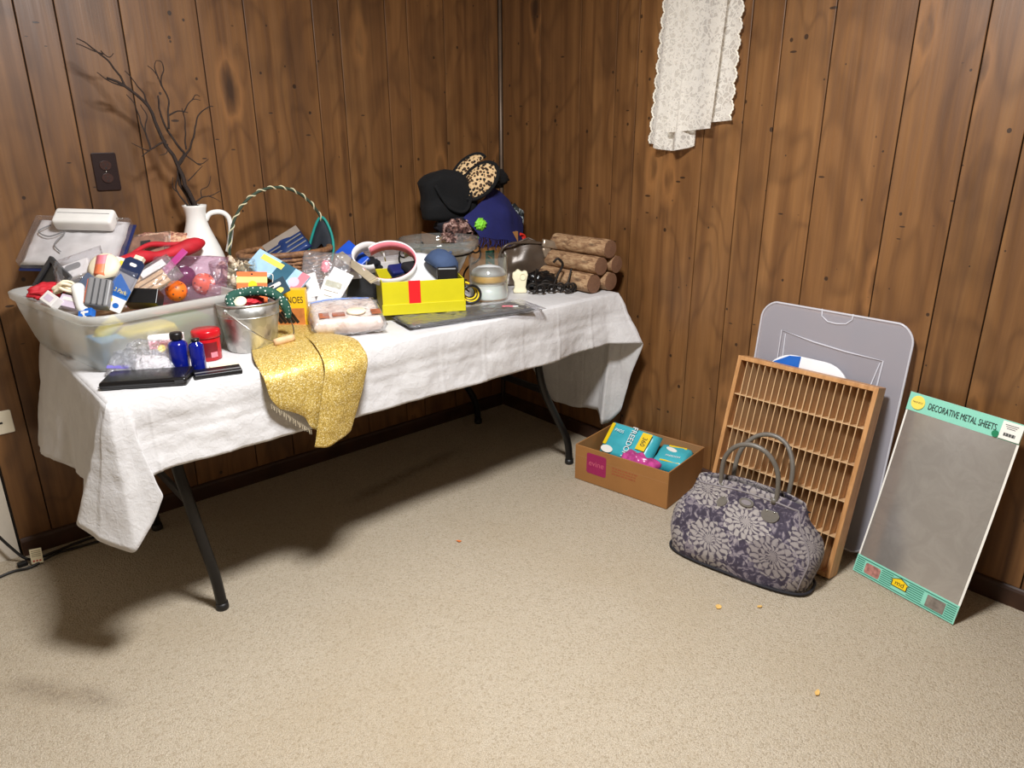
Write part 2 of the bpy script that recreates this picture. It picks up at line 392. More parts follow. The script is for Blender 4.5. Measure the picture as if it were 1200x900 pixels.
# ------------------------------------------------------------------ folding table
TX0, TX1, TY0, TY1, TZ = -1.98, -0.142, -0.853, -0.095, 0.738
M_steel = mat('dark_grey_steel', rgb(36, 34, 33), 0.38, 0.5, var=0.1)
M_ttop = mat('grey_tabletop', rgb(150, 148, 142), 0.5)
o = thing('folding_table', 'long folding table with bent dark steel legs under the white cloth', 'table', I4)
build(MB().box((TX1 - TX0, TY1 - TY0, 0.04), ((TX0 + TX1) / 2, (TY0 + TY1) / 2, TZ - 0.02)), 'tabletop', M_ttop, o, bevel=0.008)
for sx_, xs in ((-1, (-1.822, -1.812, -1.775, -1.768)), (1, (-0.444, -0.433, -0.288, -0.272))):
    for y0, y1 in ((-0.70, -0.742), (-0.25, -0.122)):
        path = catmull([(xs[0], y0, 0.70), (xs[0], y0 + (y1 - y0) * 0.5, 0.50), (xs[1], y1, 0.38), ((xs[1] * .5 + xs[2] * .5), y1, 0.245), (xs[2], y1, 0.115), (xs[3], y1, 0.012)], 26)
        lg = build(MB().tube(path, 0.0155, 14), 'leg', M_steel, o, True)
        build(MB().lathe([(0.018, 0.0), (0.019, 0.006), (0.0175, 0.022)], 16, T(xs[3], y1, 0)), 'foot_cap', M_rubber, lg, True)
    build(MB().box((0.012, 0.60, 0.028), (xs[1], -0.432, 0.372)), 'cross_bar', M_steel, o, bevel=0.003)
    build(MB().tube([(xs[0], -0.72, 0.69), (xs[0], -0.23, 0.69)], 0.0155, 12), 'top_bar', M_steel, o, True)
    cx = -1.06
    build(MB().tube([(xs[1], -0.43, 0.38), (cx + sx_ * 0.22, -0.43, 0.69)], 0.008, 10), 'brace', M_steel, o, True)

# ------------------------------------------------------------------ tablecloth
def cloth_mat():
    t = NT('white_embossed_cloth'); c = t.coord()
    n1 = t.noise(c, 9, 4, 0.6, 0.5); n2 = t.noise(c, 70, 3, 0.6, 0.8)
    col = t.ramp(n1, [(0.3, rgb(212, 209, 208)), (0.7, rgb(226, 224, 223))])
    # embossed leaf rows and fold creases pressed into the sheet
    v = t.voro(c, 26, 'DISTANCE_TO_EDGE'); sp = t.n('ShaderNodeSeparateXYZ', {0: c})
    cr = t.math('ABSOLUTE', t.math('SUBTRACT', t.math('FRACT', t.math('MULTIPLY', sp.outputs[0], 4.35)), 0.5))
    crease = t.math('LESS_THAN', cr, 0.012)
    h = t.math('ADD', t.math('MULTIPLY', n2, 0.35), t.math('ADD', t.math('MULTIPLY', t.math('LESS_THAN', v.outputs[0], 0.07), 0.25), t.math('MULTIPLY', crease, 0.9)))
    h = t.math('ADD', h, t.math('MULTIPLY', n1, 0.7))
    p = t.bsdf(col, 0.55, 0, t.bump(h, 0.55, 0.008))
    tl = t.n('ShaderNodeBsdfTranslucent', {0: rgb(235, 230, 225)})
    return t.done(t.n('ShaderNodeMixShader', {0: 0.12, 1: p.outputs[0], 2: tl.outputs[0]}).outputs[0])
M_cloth = cloth_mat()
def tablecloth():
    e = 0.006; x0, x1, y0, y1, z = TX0 - e, TX1 + e, TY0 - e, TY1 + e, TZ + e
    ctl = []   # (edge point, hem point)
    def A(ex, ey, hx, hy, hz): ctl.append((Vector((ex, ey, z)), Vector((hx, hy, hz))))
    A(x1, y1, -0.10, -0.078, 0.42); 
    for f in (0.75, 0.5, 0.25): A(x0 + (x1 - x0) * f, y1, x0 + (x1 - x0) * f, -0.072, 0.47)
    A(x0, y1, -2.055, -0.06, 0.405); A(x0, -0.20, -2.065, -0.20, 0.42); A(x0, -0.38, -2.052, -0.37, 0.448)
    A(x0, -0.46, -2.02, -0.42, 0.432); A(x0, -0.60, -2.03, -0.58, 0.47); A(x0, -0.74, -2.035, -0.66, 0.49)
    A(x0, y0 + 0.05, -2.055, -0.735, 0.455); A(x0, y0 + 0.012, -2.092, -0.79, 0.432)
    A(x0, y0, -2.05, -0.85, 0.39); A(x0 + 0.004, y0, -1.998, -0.905, 0.365); A(x0 + 0.012, y0, -1.945, -0.905, 0.435)
    A(x0 + 0.03, y0, -1.912, -0.915, 0.50); A(x0 + 0.05, y0, -1.935, -0.882, 0.54); A(x0 + 0.10, y0, -1.885, -0.874, 0.549)
    for x, hz in ((-1.72, .548), (-1.577, .545), (-1.40, .543), (-1.181, .54), (-1.03, .539), (-0.869, .538), (-0.69, .537), (-0.509, .537), (-0.36, .545)):
        A(x, y0, x, -0.872 - 0.006 * math.sin(x * 21), hz)
    A(-0.22, y0, -0.225, -0.895, 0.558); A(x1 - 0.02, y0, -0.15, -0.945, 0.556); A(x1, y0, -0.095, -0.972, 0.553)
    A(x1, y0, -0.088, -0.91, 0.40); A(x1, y0, -0.088, -0.862, 0.23); A(x1, y0 + 0.003, -0.118, -0.828, 0.172)
    A(x1, y0 + 0.008, -0.15, -0.815, 0.166); A(x1, y0 + 0.03, -0.125, -0.765, 0.215); A(x1, -0.72, -0.11, -0.69, 0.20)
    A(x1, -0.60, -0.10, -0.60, 0.175); A(x1, -0.48, -0.095, -0.47, 0.165); A(x1, -0.40, -0.10, -0.40, 0.205); A(x1, -0.33, -0.10, -0.34, 0.29)
    A(x1, -0.22, -0.10, -0.22, 0.36); A(x1, y1, -0.10, -0.078, 0.42)
    N = 1000
    m = len(ctl) - 1
    sm = [(ctl[min(int(i / (N - 1) * m), m - 1)], ctl[min(int(i / (N - 1) * m), m - 1) + 1], i / (N - 1) * m - min(int(i / (N - 1) * m), m - 1)) for i in range(N)]
    E = [a[0].lerp(b_[0], f) for a, b_, f in sm]; H = [a[1].lerp(b_[1], f) for a, b_, f in sm]
    for _ in range(14): H = [H[0]] + [(H[i - 1] + H[i] * 2 + H[i + 1]) / 4 for i in range(1, N - 1)] + [H[-1]]
    def crease(u, pitch=0.178, hw=0.007):
        d = abs((u / pitch + 50.3) % 1 - 0.5) * pitch
        return max(0, 1 - d / hw)
    rows = 26; b = MB(); P = []; run = 0.0
    for i in range(N):
        ed, hm = E[i], H[i]
        if i: run += (E[i] - E[i - 1]).length + 0.35 * max(0, (H[i] - H[i - 1]).length - (E[i] - E[i - 1]).length)
        out = hm - ed; out.z = 0
        if out.length < 1e-4: out = Vector((0, -1, 0))
        out.normalize()
        row = []
        for j in range(rows + 1):
            f = j / rows
            p = ed.lerp(hm, f)
            p = p + out * 0.005 * math.sin(math.pi * min(1, f * 2.6)) * (1 if f < .4 else .5)
            q = Vector((run * 9, f * 2.2, 3.0))
            w = noise.noise(q) * 0.009 * f + noise.noise(q * 3.1) * 0.0030 * f ** .5 + abs(noise.noise(Vector((run * 30, f * 9, 8.0)))) * 0.0014 * min(1, f * 4)
            w += 0.0028 * crease(run) * min(1, f * 3) - 0.002 * max(0, 1 - abs(f - 0.55) / 0.05)
            row.append(p + out * w)
        P.append(row)
    b.grid(P)
    nx, ny = 150, 70
    def tz(i, j):
        if not (0 < i < nx and 0 < j < ny): return z
        x, y = x0 + (x1 - x0) * i / nx, y0 + (y1 - y0) * j / ny
        return z + 0.0010 * (1 + noise.noise(Vector((x * 9, y * 9, 1)))) + 0.0012 * abs(noise.noise(Vector((x * 30, y * 30, 6)))) + 0.0016 * crease(x, 0.178, 0.012)
    b.grid([[Vector((x0 + (x1 - x0) * i / nx, y0 + (y1 - y0) * j / ny, tz(i, j))) for j in range(ny + 1)] for i in range(nx + 1)])
    return b
tag(build(tablecloth(), 'tablecloth', M_cloth, smooth=True, solid=0.0016), 'white embossed tablecloth draped over the long folding table', 'tablecloth')
CZ = TZ + 0.0085     # height of the cloth-covered table surface

# ------------------------------------------------------------------ objects leaning on the right wall
M_lid = clear('clear_grey_lid', (0.80, 0.81, 0.86), 0.40, (0.80, 0.78, 0.84), 0.25, 0.5, transl=0.35)
M_ridge = clear('lid_ridge', (0.9, 0.9, 0.95), 0.72, (0.92, 0.92, 0.96), 0.2, 0.5, transl=0.3)
def frame3(bl, br, tl):
    """X along the bottom edge, Y up the leaning face, Z out of it"""
    bl, br, tl = Vector(bl), Vector(br), Vector(tl)
    x = (br - bl).normalized(); y = tl - bl; y = (y - x * y.dot(x)).normalized(); z = x.cross(y)
    m = Matrix((x, y, z)).transposed().to_4x4(); m.translation = bl; return m
lidM = frame3((-0.105, -1.425, 0.004), (-0.105, -1.925, 0.004), (-0.020, -1.425, 0.81))
o = thing('bin_cover', 'large clear grey plastic bin cover leaning upright against the panelled wall', 'bin cover', lidM)
W_, H_ = 0.505, 0.812
def lid_pts(w, h, r, bulge):
    pts = rrect(w, h, r, 8); out = []
    for x, y in pts:
        out.append((x + W_ / 2, y + H_ / 2 + (bulge * (1 - (x / (w / 2)) ** 2) * (1 if y > 0 else -1))))
    return out
build(MB().prism(lid_pts(W_, H_ - 0.06, 0.05, 0.030), 0, 0.003), 'panel', M_lid, o, bevel=0.001)
ring = [(x, y, 0.004) for x, y in lid_pts(W_ - 0.004, H_ - 0.064, 0.048, 0.030)]
build(MB().tube(ring, 0.0035, 6, closed=True), 'rim', M_ridge, o, True)
def ridge(pts, r=0.0018): return MB().tube([(x, y, 0.005) for x, y in pts], r, 6)
for pts in ([(0.10, 0.10), (0.085, 0.70), (0.20, 0.682), (0.31, 0.672), (0.43, 0.668), (0.408, 0.10)],):
    build(ridge(pts, 0.0026), 'ridge', M_ridge, o, True)
build(ridge([(0.10, 0.69), (0.115, 0.40), (0.10, 0.10)]), 'ridge', M_ridge, o, True)
build(ridge([(0.422, 0.66), (0.375, 0.40), (0.39, 0.10)]), 'ridge', M_ridge, o, True)
hp = [(0.21, 0.795), (0.213, 0.772), (0.235, 0.757), (0.265, 0.755), (0.295, 0.76), (0.312, 0.777), (0.312, 0.795)]
build(ridge(hp, 0.0022), 'handle_recess', M_ridge, o, True)
# white board with a blue corner behind the rack
M_glosswhite = mat('gloss_white', rgb(238, 238, 240), 0.25, var=0.02)
M_blue = mat('bright_blue', rgb(30, 100, 190), 0.35)
o = thing('plastic_tray', 'white plastic tray with a blue corner wedged behind the wooden rack', 'tray', frame3((-0.205, -1.475, 0.004), (-0.205, -1.79, 0.004), (-0.052, -1.475, 0.64)))
build(MB().prism(rrect(0.30, 0.642, 0.10, 8, 0.16, 0.322), 0, 0.012), 'panel', M_glosswhite, o, bevel=0.003)
build(MB().prism([(0.012, 0.47), (0.13, 0.47), (0.13, 0.643), (0.09, 0.638), (0.04, 0.608), (0.012, 0.56)], 0.0085, 0.0155), 'corner', M_blue, o, bevel=0.002)

# wooden compartment rack
def pine(name, a, b, c_):
    t = NT(name); c = t.coord((10, 1.2, 10)); n = t.noise(c, 6, 4, 0.6, 0.6); n2 = t.noise(t.coord((60, 4, 60)), 4, 3)
    col = t.ramp(n, [(0.3, a), (0.55, b), (0.8, c_)]); col = t.mix(t.math('MULTIPLY', n2, 0.25), col, a)
    return t.done(t.bsdf(col, 0.45, 0, t.bump(n2, 0.12, 0.002)))
M_pine = pine('honey_wood', rgb(166, 116, 68), rgb(198, 146, 94), rgb(212, 164, 112))
M_pine2 = pine('pale_wood', rgb(180, 142, 102), rgb(212, 176, 132), rgb(226, 194, 152))
rkM = frame3((-0.298, -1.425, 0.010), (-0.290, -1.895, 0.010), (-0.155, -1.425, 0.602))
o = thing('compartment_rack', 'honey wooden rack of many narrow slots leaning behind the floral bag', 'rack', rkM)
RW, RH, RD, tk = 0.472, 0.622, 0.062, 0.014
# local z: front face at z=0, depth backwards
for nm, sz, c in (('side_panel', (tk, RH, RD), (tk / 2, RH / 2, -RD / 2)), ('side_panel', (tk, RH, RD), (RW - tk / 2, RH / 2, -RD / 2)),
                  ('top_panel', (RW - 2 * tk, tk, RD), (RW / 2, RH - tk / 2, -RD / 2)), ('bottom_panel', (RW - 2 * tk, tk, RD), (RW / 2, tk / 2, -RD / 2))):
    build(MB().box(sz, c), nm, M_pine, o, bevel=0.0012)
build(MB().box((RW - 2 * tk, RH - 2 * tk, 0.004), (RW / 2, RH / 2, -RD + 0.003)), 'back_panel', M_pine2, o)
ih = RH - 2 * tk; iw = RW - 2 * tk
for k in range(1, 5): build(MB().box((iw, 0.0035, 0.050), (RW / 2, tk + ih * k / 5, -0.031)), 'shelf', M_pine2, o)
sl = MB().box((0.0028, ih, 0.046), (0, RH / 2, -0.027)); s0 = build(sl, 'slat', M_pine2, o)
for k in range(1, 20):
    q = s0 if k == 1 else s0.copy()
    if k > 1: COL.objects.link(q)
    q.location = (tk + iw * k / 20, 0, 0)

# decorative metal sheet
M_sheet = NT('brushed_sheet_metal'); _c = M_sheet.coord(); _n = M_sheet.noise(_c, 160, 3); _n2 = M_sheet.noise(_c, 14, 4, 0.7, 1.0)
M_sheet = M_sheet.done(M_sheet.bsdf(M_sheet.ramp(_n2, [(0.4, rgb(192, 188, 183)), (0.75, rgb(206, 203, 198))]), M_sheet.math('MULTIPLY_ADD', _n, 0.06, 0.16), 0.70, M_sheet.bump(_n, 0.05, 0.001)))
M_mint = mat('mint_card', rgb(142, 214, 190), 0.5, var=0.02); M_dkgreen = mat('dark_green_print', rgb(24, 110, 92), 0.6, var=0.03)
M_card = mat('white_card', rgb(240, 236, 226), 0.6, var=0.02); M_ink = mat('black_print', rgb(28, 30, 30), 0.6)
M_ylw = mat('yellow_print', rgb(246, 220, 96), 0.5, var=0.02); M_greendot = mat('green_sticker', rgb(30, 128, 88), 0.4, var=0.02)
M_brightyel = mat('bright_yellow', rgb(246, 208, 20), 0.5, var=0.03)
sW, sH = 0.322, 0.605
shM = frame3((-0.170, -1.921, 0.003), (-0.232, -2.237, 0.003), (-0.028, -1.93, 0.582))
o = thing('metal_sheet_pack', 'grey decorative metal sheet on a mint green card leaning against the wall', 'metal sheet', shM)
bow = lambda v: -0.007 * math.sin(math.pi * v)
def bowed(x0, x1, y0, y1, z0, z1, n=14):
    b = MB(); ys = [y0 + (y1 - y0) * i / n for i in range(n + 1)]
    b.grid([[(x0, y, z0 + bow(y / sH)), (x1, y, z0 + bow(y / sH)), (x1, y, z1 + bow(y / sH)), (x0, y, z1 + bow(y / sH))] for y in ys], False, True)
    b.f.append((0, 1, 2, 3)); k = n * 4; b.f.append((k + 3, k + 2, k + 1, k)); return b
build(bowed(0, sW, 0.0, sH, 0, 0.0015), 'backing_card', M_card, o)
build(bowed(0.006, sW - 0.006, 0.055, 0.552, 0.0015, 0.0027), 'metal_sheet', M_sheet, o)
tb = build(bowed(0, sW, 0.549, sH, 0.0027, 0.0036), 'header_card', M_mint, o)
bt = build(bowed(0, sW, 0.0, 0.058, 0.0027, 0.0036), 'footer_card', M_mint, o)
zt = 0.0036 + bow(0.577 / sH) + 0.0020
tilt = RX(math.degrees(math.atan(0.012 * math.pi / sH * -math.cos(math.pi * 0.577 / sH))) * -1)
text('heading', 'DECORATIVE METAL SHEETS', 0.027, M_ink, tb, T(0.160, 0.576, zt) @ RX(-2.0), sx=0.56)
build(MB().prism(circ(0.021), 0, 0.0004, T(0.031, 0.578, zt - 0.0003) @ RX(-2.0)), 'emblem_disc', M_ylw, tb)
text('emblem_text', 'MAGNETIC', 0.0075, M_ink, tb, T(0.031, 0.578, zt + 0.0002) @ RX(-2.0), sx=0.85)
build(MB().prism([(0.268, 0.552), (sW, 0.552), (sW, 0.602), (0.268, 0.602)], 0, 0.0004, T(0, 0, zt - 0.0002) @ T(0, 0.577, 0) @ RX(-2.0) @ T(0, -0.577, 0)), 'price_label', M_card, tb)
lb = MB()
for k in range(12): lb.box((0.0014 if k % 3 else 0.0026, 0.009, 0.0003), (0.280 + k * 0.0025, 0.566, 0))
for k in range(3): lb.box((0.034 - 0.006 * k, 0.0016, 0.0003), (0.293, 0.593 - k * 0.005, 0))
build(lb, 'barcode', M_ink, tb, M=T(0, 0, zt + 0.0006) @ T(0, 0.577, 0) @ RX(-2.0) @ T(0, -0.577, 0))
build(MB().prism(circ(0.0095, 24, 0.259, 0.560), 0, 0.0004, T(0, 0, zt + 0.0012)), 'price_sticker', M_greendot, tb)
FM = T(0, 0, 0.0044) @ RX(-1.6)
for k in range(8):
    b = MB(); y = 0.006 + k * 0.0066
    segs = [(0.004, sW - 0.004)]
    for a0, a1 in ((0.030, 0.088), (0.126, 0.176), (0.222, 0.290)):
        if 0.007 < y < 0.046:
            segs = [q for s in segs for q in ((s[0], min(s[1], a0)), (max(s[0], a1), s[1])) if q[1] - q[0] > 0.004]
    for a0, a1 in segs: build(MB().box((a1 - a0, 0.0022, 0.0003), ((a0 + a1) / 2, y, 0)), 'stripe', M_dkgreen, bt, M=FM)
house = [(0.128, 0.020), (0.172, 0.020), (0.172, 0.036), (0.177, 0.036), (0.165, 0.042), (0.150, 0.048), (0.135, 0.042), (0.123, 0.036), (0.128, 0.036)]
build(MB().prism([(0.15 + (x - 0.15) * 1.12, 0.033 + (y - 0.033) * 1.18) for x, y in house], 0, 0.0003), 'logo_outline', M_ink, bt, M=FM)
build(MB().prism(house, 0.0003, 0.0006), 'logo', M_brightyel, bt, M=FM)
text('logo_text', 'md', 0.021, M_ink, bt, FM @ T(0.150, 0.0315, 0.0008), sx=1.1)
M_photo1 = mat('pink_brown_picture', rgb(176, 122, 112), 0.5, var=0.45, vscale=60); M_photo2 = mat('grey_picture', rgb(128, 118, 108), 0.5, var=0.35, vscale=60)
build(MB().prism(rrect(0.050, 0.034, 0.006, 4, 0.060, 0.028), 0, 0.0004), 'picture', M_photo1, bt, M=FM)
build(MB().prism(rrect(0.012, 0.036, 0.003, 4, 0.228, 0.028), 0, 0.0004), 'picture_tab', M_mint, bt, M=FM)
build(MB().prism(rrect(0.054, 0.036, 0.002, 4, 0.261, 0.028), 0, 0.0005), 'picture', M_photo2, bt, M=FM)

# ------------------------------------------------------------------ floral bag
def floral():
    t = NT('floral_tapestry'); c = t.coord()
    sp = t.n('ShaderNodeSeparateXYZ', {0: c})
    wob = t.n('ShaderNodeTexNoise', {'Vector': c, 'Scale': 36.0, 'Detail': 4.0})
    P = t.n('ShaderNodeCombineXYZ', {0: t.math('ADD', sp.outputs[0], t.math('MULTIPLY', sp.outputs[1], 0.5)), 1: t.math('ADD', sp.outputs[2], t.math('MULTIPLY', sp.outputs[1], 0.8)), 2: 0.0}).outputs[0]
    P = t.n('ShaderNodeVectorMath', {0: P, 1: t.n('ShaderNodeVectorMath', {0: wob.outputs['Color'], 1: (0.034, 0.034, 0.0)}, operation='MULTIPLY').outputs[0]}, operation='ADD').outputs[0]
    v = t.n('ShaderNodeTexVoronoi', {'Vector': P, 'Scale': 6.6, 'Randomness': 0.8}, feature='F1', voronoi_dimensions='2D')
    d = t.n('ShaderNodeVectorMath', {0: P, 1: v.outputs['Position']}, operation='SUBTRACT').outputs[0]
    ds = t.n('ShaderNodeSeparateXYZ', {0: d}); ang = t.math('ARCTAN2', ds.outputs[1], ds.outputs[0]); L = v.outputs['Distance']
    tt = t.math('MULTIPLY', L, 6.5); ring = t.math('FLOOR', tt); fr = t.math('FRACT', tt)
    pet = t.math('ABSOLUTE', t.math('SINE', t.math('ADD', t.math('MULTIPLY', ang, 8.0), t.math('MULTIPLY', ring, 1.3))))
    tip = t.math('LESS_THAN', fr, t.math('POWER', pet, 0.7))
    shade = t.math('MULTIPLY', t.math('MULTIPLY_ADD', tip, 0.6, 0.4), t.math('MULTIPLY_ADD', t.math('POWER', pet, 0.6), 0.65, 0.30))
    inside = t.math('LESS_THAN', t.math('SUBTRACT', L, t.math('MULTIPLY', pet, 0.12)), 0.40)
    rr = t.n('ShaderNodeSeparateColor', {0: v.outputs['Color']})
    petc = t.ramp(shade, [(0.15, rgb(70, 62, 72)), (0.45, rgb(116, 106, 114)), (0.9, rgb(178, 170, 164))])
    petc = t.mix(t.math('MULTIPLY', rr.outputs[0], 0.55), petc, rgb(128, 112, 124), 'MULTIPLY')
    n = t.noise(c, 34, 4, 0.6, 1.6)
    bg = t.ramp(n, [(0.40, rgb(56, 48, 62)), (0.51, rgb(70, 62, 78)), (0.56, rgb(124, 114, 122)), (0.72, rgb(168, 158, 156))])
    col = t.mix(inside, bg, petc)
    weave = t.noise(c, 500, 2)
    return t.done(t.bsdf(t.mix(t.math('MULTIPLY', weave, 0.25), col, rgb(50, 44, 54)), 0.85, 0, t.bump(t.math('ADD', weave, shade), 0.25, 0.002)))
M_floral = floral()
M_greylea = mat('grey_leather', rgb(104, 98, 90), 0.42, var=0.08, bump=0.15, bscale=200)
M_inside = mat('dark_lining', rgb(30, 28, 34), 0.8)
M_piping = mat('grey_piping', rgb(128, 120, 122), 0.6)
bagM = T(-0.415, -1.655, 0.0) @ RZ(-80.5)     # local x along the bag, local -y towards the room
o = thing('floral_handbag', 'purple grey floral tapestry handbag with two looped grey handles on the carpet', 'handbag', bagM)
def bag_pt(f, a, off=0.0):
    z = 0.004 + 0.262 * f
    hw = 0.235 * (0.93 + 0.11 * math.sin(math.pi * min(f * 1.25, 1)) - 0.22 * max(0, f - 0.42) ** 1.35 * 1.9) + off
    hd = 0.088 * (0.86 + 0.5 * math.sin(math.pi * min(1, f * 1.1 + 0.08)) * 0.45) * (1 - 0.74 * f ** 1.9) + off
    e = 2 / 3.2; cx, sy = math.cos(a), math.sin(a)
    x = hw * math.copysign(abs(cx) ** e, cx); y = hd * math.copysign(abs(sy) ** e, sy)
    w = noise.noise(Vector((x * 9, y * 9, z * 10 + 4))) * 0.012
    zz = z + (0.018 * (1 - (x / 0.235) ** 2) - 0.022 * (abs(x) / 0.235) ** 3) * f ** 3
    return Vector((x + w, y + w * 1.2 + 0.035 * f, zz))
def bag_body():
    b = MB(); nz, na = 26, 72
    b.grid([[bag_pt(i / nz, 2 * math.pi * j / na) for j in range(na)] for i in range(nz + 1)], False, True); b.f.append(tuple(range(na - 1, -1, -1)))
    return b
build(bag_body(), 'body', M_floral, o, True, solid=0.004)
build(MB().lathe([(0.0002, 0), (0.17, 0), (0.19, 0.012)], 40, T(0, 0.034, 0.232), 1.0, 0.085), 'lining', M_inside, o, True)
# piping along both gusset seams
for s_ in (-1, 1):
    pp = [bag_pt(f, s_ * rad(150), 0.001) for f in [0.06 + 0.80 * k / 24 for k in range(25)]] + [bag_pt(0.93, s_ * rad(148 - 116 * k / 20), 0.001) for k in range(21)] + [bag_pt(f, s_ * rad(30), 0.001) for f in [0.86 - 0.80 * k / 24 for k in range(25)]]
    pp = catmull(pp, 110)
    build(MB().tube(pp, 0.0032, 8), 'piping', M_piping, o, True)
build(MB().tube([(0.235 * math.copysign(abs(math.cos(a)) ** .63, math.cos(a)), 0.086 * math.copysign(abs(math.sin(a)) ** .63, math.sin(a)), 0.010) for a in [2 * math.pi * k / 60 for k in range(60)]], 0.0045, 8, closed=True), 'base_piping', M_inside, o, True)
for s_, lean, hx in ((-1, -0.012, 0.0), (1, 0.055, 0.018)):
    y0 = 0.034 + s_ * 0.024
    pth = catmull([(-0.085 + hx, y0 - 0.006 * -s_, 0.235), (-0.092 + hx, y0 + lean * .2, 0.285), (-0.085 + hx, y0 + lean * .5, 0.360), (-0.050 + hx, y0 + lean * .9, 0.412), (0.002 + hx, y0 + lean, 0.430),
                   (0.052 + hx, y0 + lean * .9, 0.412), (0.084 + hx, y0 + lean * .5, 0.360), (0.090 + hx, y0 + lean * .2, 0.285), (0.083 + hx, y0, 0.235)], 50)
    h = build(MB().tube(pth, 0.0075, 12), 'handle', M_greylea, o, True)
    for x in (-0.085 + hx, 0.083 + hx):
        build(MB().lathe([(0.0105, 0), (0.0105, 0.018)], 14, T(x, y0 + lean * .1, 0.252)), 'collar', M_greylea, h, True)
        if s_ < 0:
            yb = bag_pt(0.80, -math.acos((abs(x) / 0.212) ** 1.6))
            pl = [(0.029 * math.cos(rad(a)), 0.026 * math.sin(rad(a))) for a in range(180, 361, 15)] + [(0.020, 0.012), (-0.020, 0.012)]
            build(MB().prism(pl, -0.002, 0.003, T(x, yb.y - 0.005, yb.z) @ RX(66)), 'patch', M_greylea, h, bevel=0.001)
            for q in (-1, 1):
                build(MB().ball(0.0035, (x + q * 0.012, yb.y - 0.004, yb.z + 0.009), n=8), 'rivet', M_metal, h, True)
build(MB().prism(circ(0.024, 24, 0, 0, 1, 0.58), -0.002, 0.003, T(0.004, bag_pt(0.84, -math.pi / 2).y - 0.006, bag_pt(0.84, -math.pi / 2).z) @ RX(66)), 'badge', M_greylea, o, bevel=0.001)
build(MB().prism(circ(0.016, 24, 0, 0, 1, 0.5), 0.003, 0.0042, T(0.004, bag_pt(0.84, -math.pi / 2).y - 0.006, bag_pt(0.84, -math.pi / 2).z) @ RX(66)), 'badge_inset', M_piping, o)

# ------------------------------------------------------------------ cardboard box on the carpet
M_kraft = mat('brown_cardboard', rgb(160, 110, 58), 0.75, var=0.07, vscale=9, bump=0.08, bscale=120)
M_kraftin = mat('inner_cardboard', rgb(170, 124, 80), 0.8, var=0.06, vscale=9)
M_magenta = mat('magenta_print', rgb(158, 30, 86), 0.6, var=0.05)
M_faintred = mat('faint_red_print', rgb(166, 84, 52), 0.7, var=0.1)
bxM = T(-0.178, -1.042, 0.002) @ RZ(-81.2)     # local x along the front, local -y faces the room
o = thing('cardboard_box', 'open brown cardboard box with a magenta square printed on its side', 'cardboard box', bxM)
bw, bd, bh, th = 0.42, 0.30, 0.152, 0.005
for nm, sz, c in (('front_wall', (bw, th, bh), (0, -bd / 2 + th / 2, bh / 2)), ('rear_wall', (bw, th, bh), (0, bd / 2 - th / 2, bh / 2)),
                  ('side_wall', (th, bd - 2 * th, bh), (-bw / 2 + th / 2, 0, bh / 2)), ('side_wall', (th, bd - 2 * th, bh), (bw / 2 - th / 2, 0, bh / 2)), ('bottom', (bw - 2 * th, bd - 2 * th, th), (0, 0, th / 2))):
    w = build(MB().box(sz, c), nm, M_kraft if nm != 'rear_wall' else M_kraftin, o, bevel=0.0012)
    if nm == 'front_wall':
        FM = T(0, -bd / 2, bh / 2) @ RX(90)
        build(MB().prism(rrect(0.092, 0.088, 0.009, 5, -0.108, 0.012), 0.0002, 0.0007), 'printed_square', M_magenta, w, M=FM)
        text('printed_name', 'evine', 0.034, mat('pale_magenta_print', rgb(206, 96, 120), 0.6), w, FM @ T(-0.108, 0.014, 0.0010), sx=1.0)
        for k, wd in enumerate((0.115, 0.10, 0.108)):
            b = MB(); x = 0.0
            while x < wd:
                l = random.uniform(0.006, 0.02); b.box((l, 0.0045, 0.0003), (x + l / 2, 0, 0)); x += l + 0.004
            build(b, 'print_line', M_faintred, w, M=FM @ T(-0.035, 0.022 - k * 0.012, 0.0006))
        build(MB().box((bw * 0.98, 0.0006, 0.0012), (0, -bd / 2 - 0.0002, bh * 0.70)), 'crease', M_kraftin, w)
# packages inside
M_teal = mat('teal_wrapper', rgb(70, 178, 190), 0.3, var=0.12, vscale=12)
M_whitep = mat('white_print', rgb(242, 244, 242), 0.4, var=0.02)
M_pinkpl = mat('magenta_plastic', rgb(190, 70, 140), 0.25, var=0.35, vscale=30)
pm = bxM @ T(-0.072, 0.050, 0.112) @ RX(46) @ RZ(-3)
o = thing('pad_package', 'teal wrapped pad package marked FREEDOM standing tallest in the cardboard box', 'package', pm)
build(MB().pillow(0.235, 0.155, 0.080, 0.004, 3, 16, p=0.22, base=0.3), 'wrapper', M_teal, o, True)
def onp(x, y, z=0.0455, r=0): return T(x, y, z) @ RZ(r)
text('brand_print', 'FREEDOM', 0.034, M_whitep, o, onp(0.012, 0.002, 0.046, -88), sx=0.92, ext=0.0015)
build(MB().prism([(-0.020, -0.042), (0.022, -0.042), (0.026, 0.036), (-0.018, 0.034)], 0, 0.0015), 'yellow_label', M_brightyel, o, M=onp(0.068, 0.026, 0.044))
text('label_print', '360', 0.030, M_ink, o, onp(0.070, 0.022, 0.0462, -88), sx=0.9)
build(MB().prism(rrect(0.017, 0.10, 0.004), 0, 0.0015), 'side_band', M_brightyel, o, M=onp(-0.094, 0.012, 0.038) @ RY(-10))
text('side_print', 'PADS', 0.018, M_whitep, o, onp(-0.052, 0.034, 0.046, 0))
build(MB().prism(circ(0.020, 20, 0, 0, 1.4, 0.8), 0, 0.0012), 'picture', M_card, o, M=onp(-0.072, -0.055, 0.038))
pm = bxM @ T(0.122, 0.055, 0.102) @ RX(14) @ RZ(6)
o = thing('pad_package', 'flat teal pad package in the corner of the cardboard box', 'package', pm)
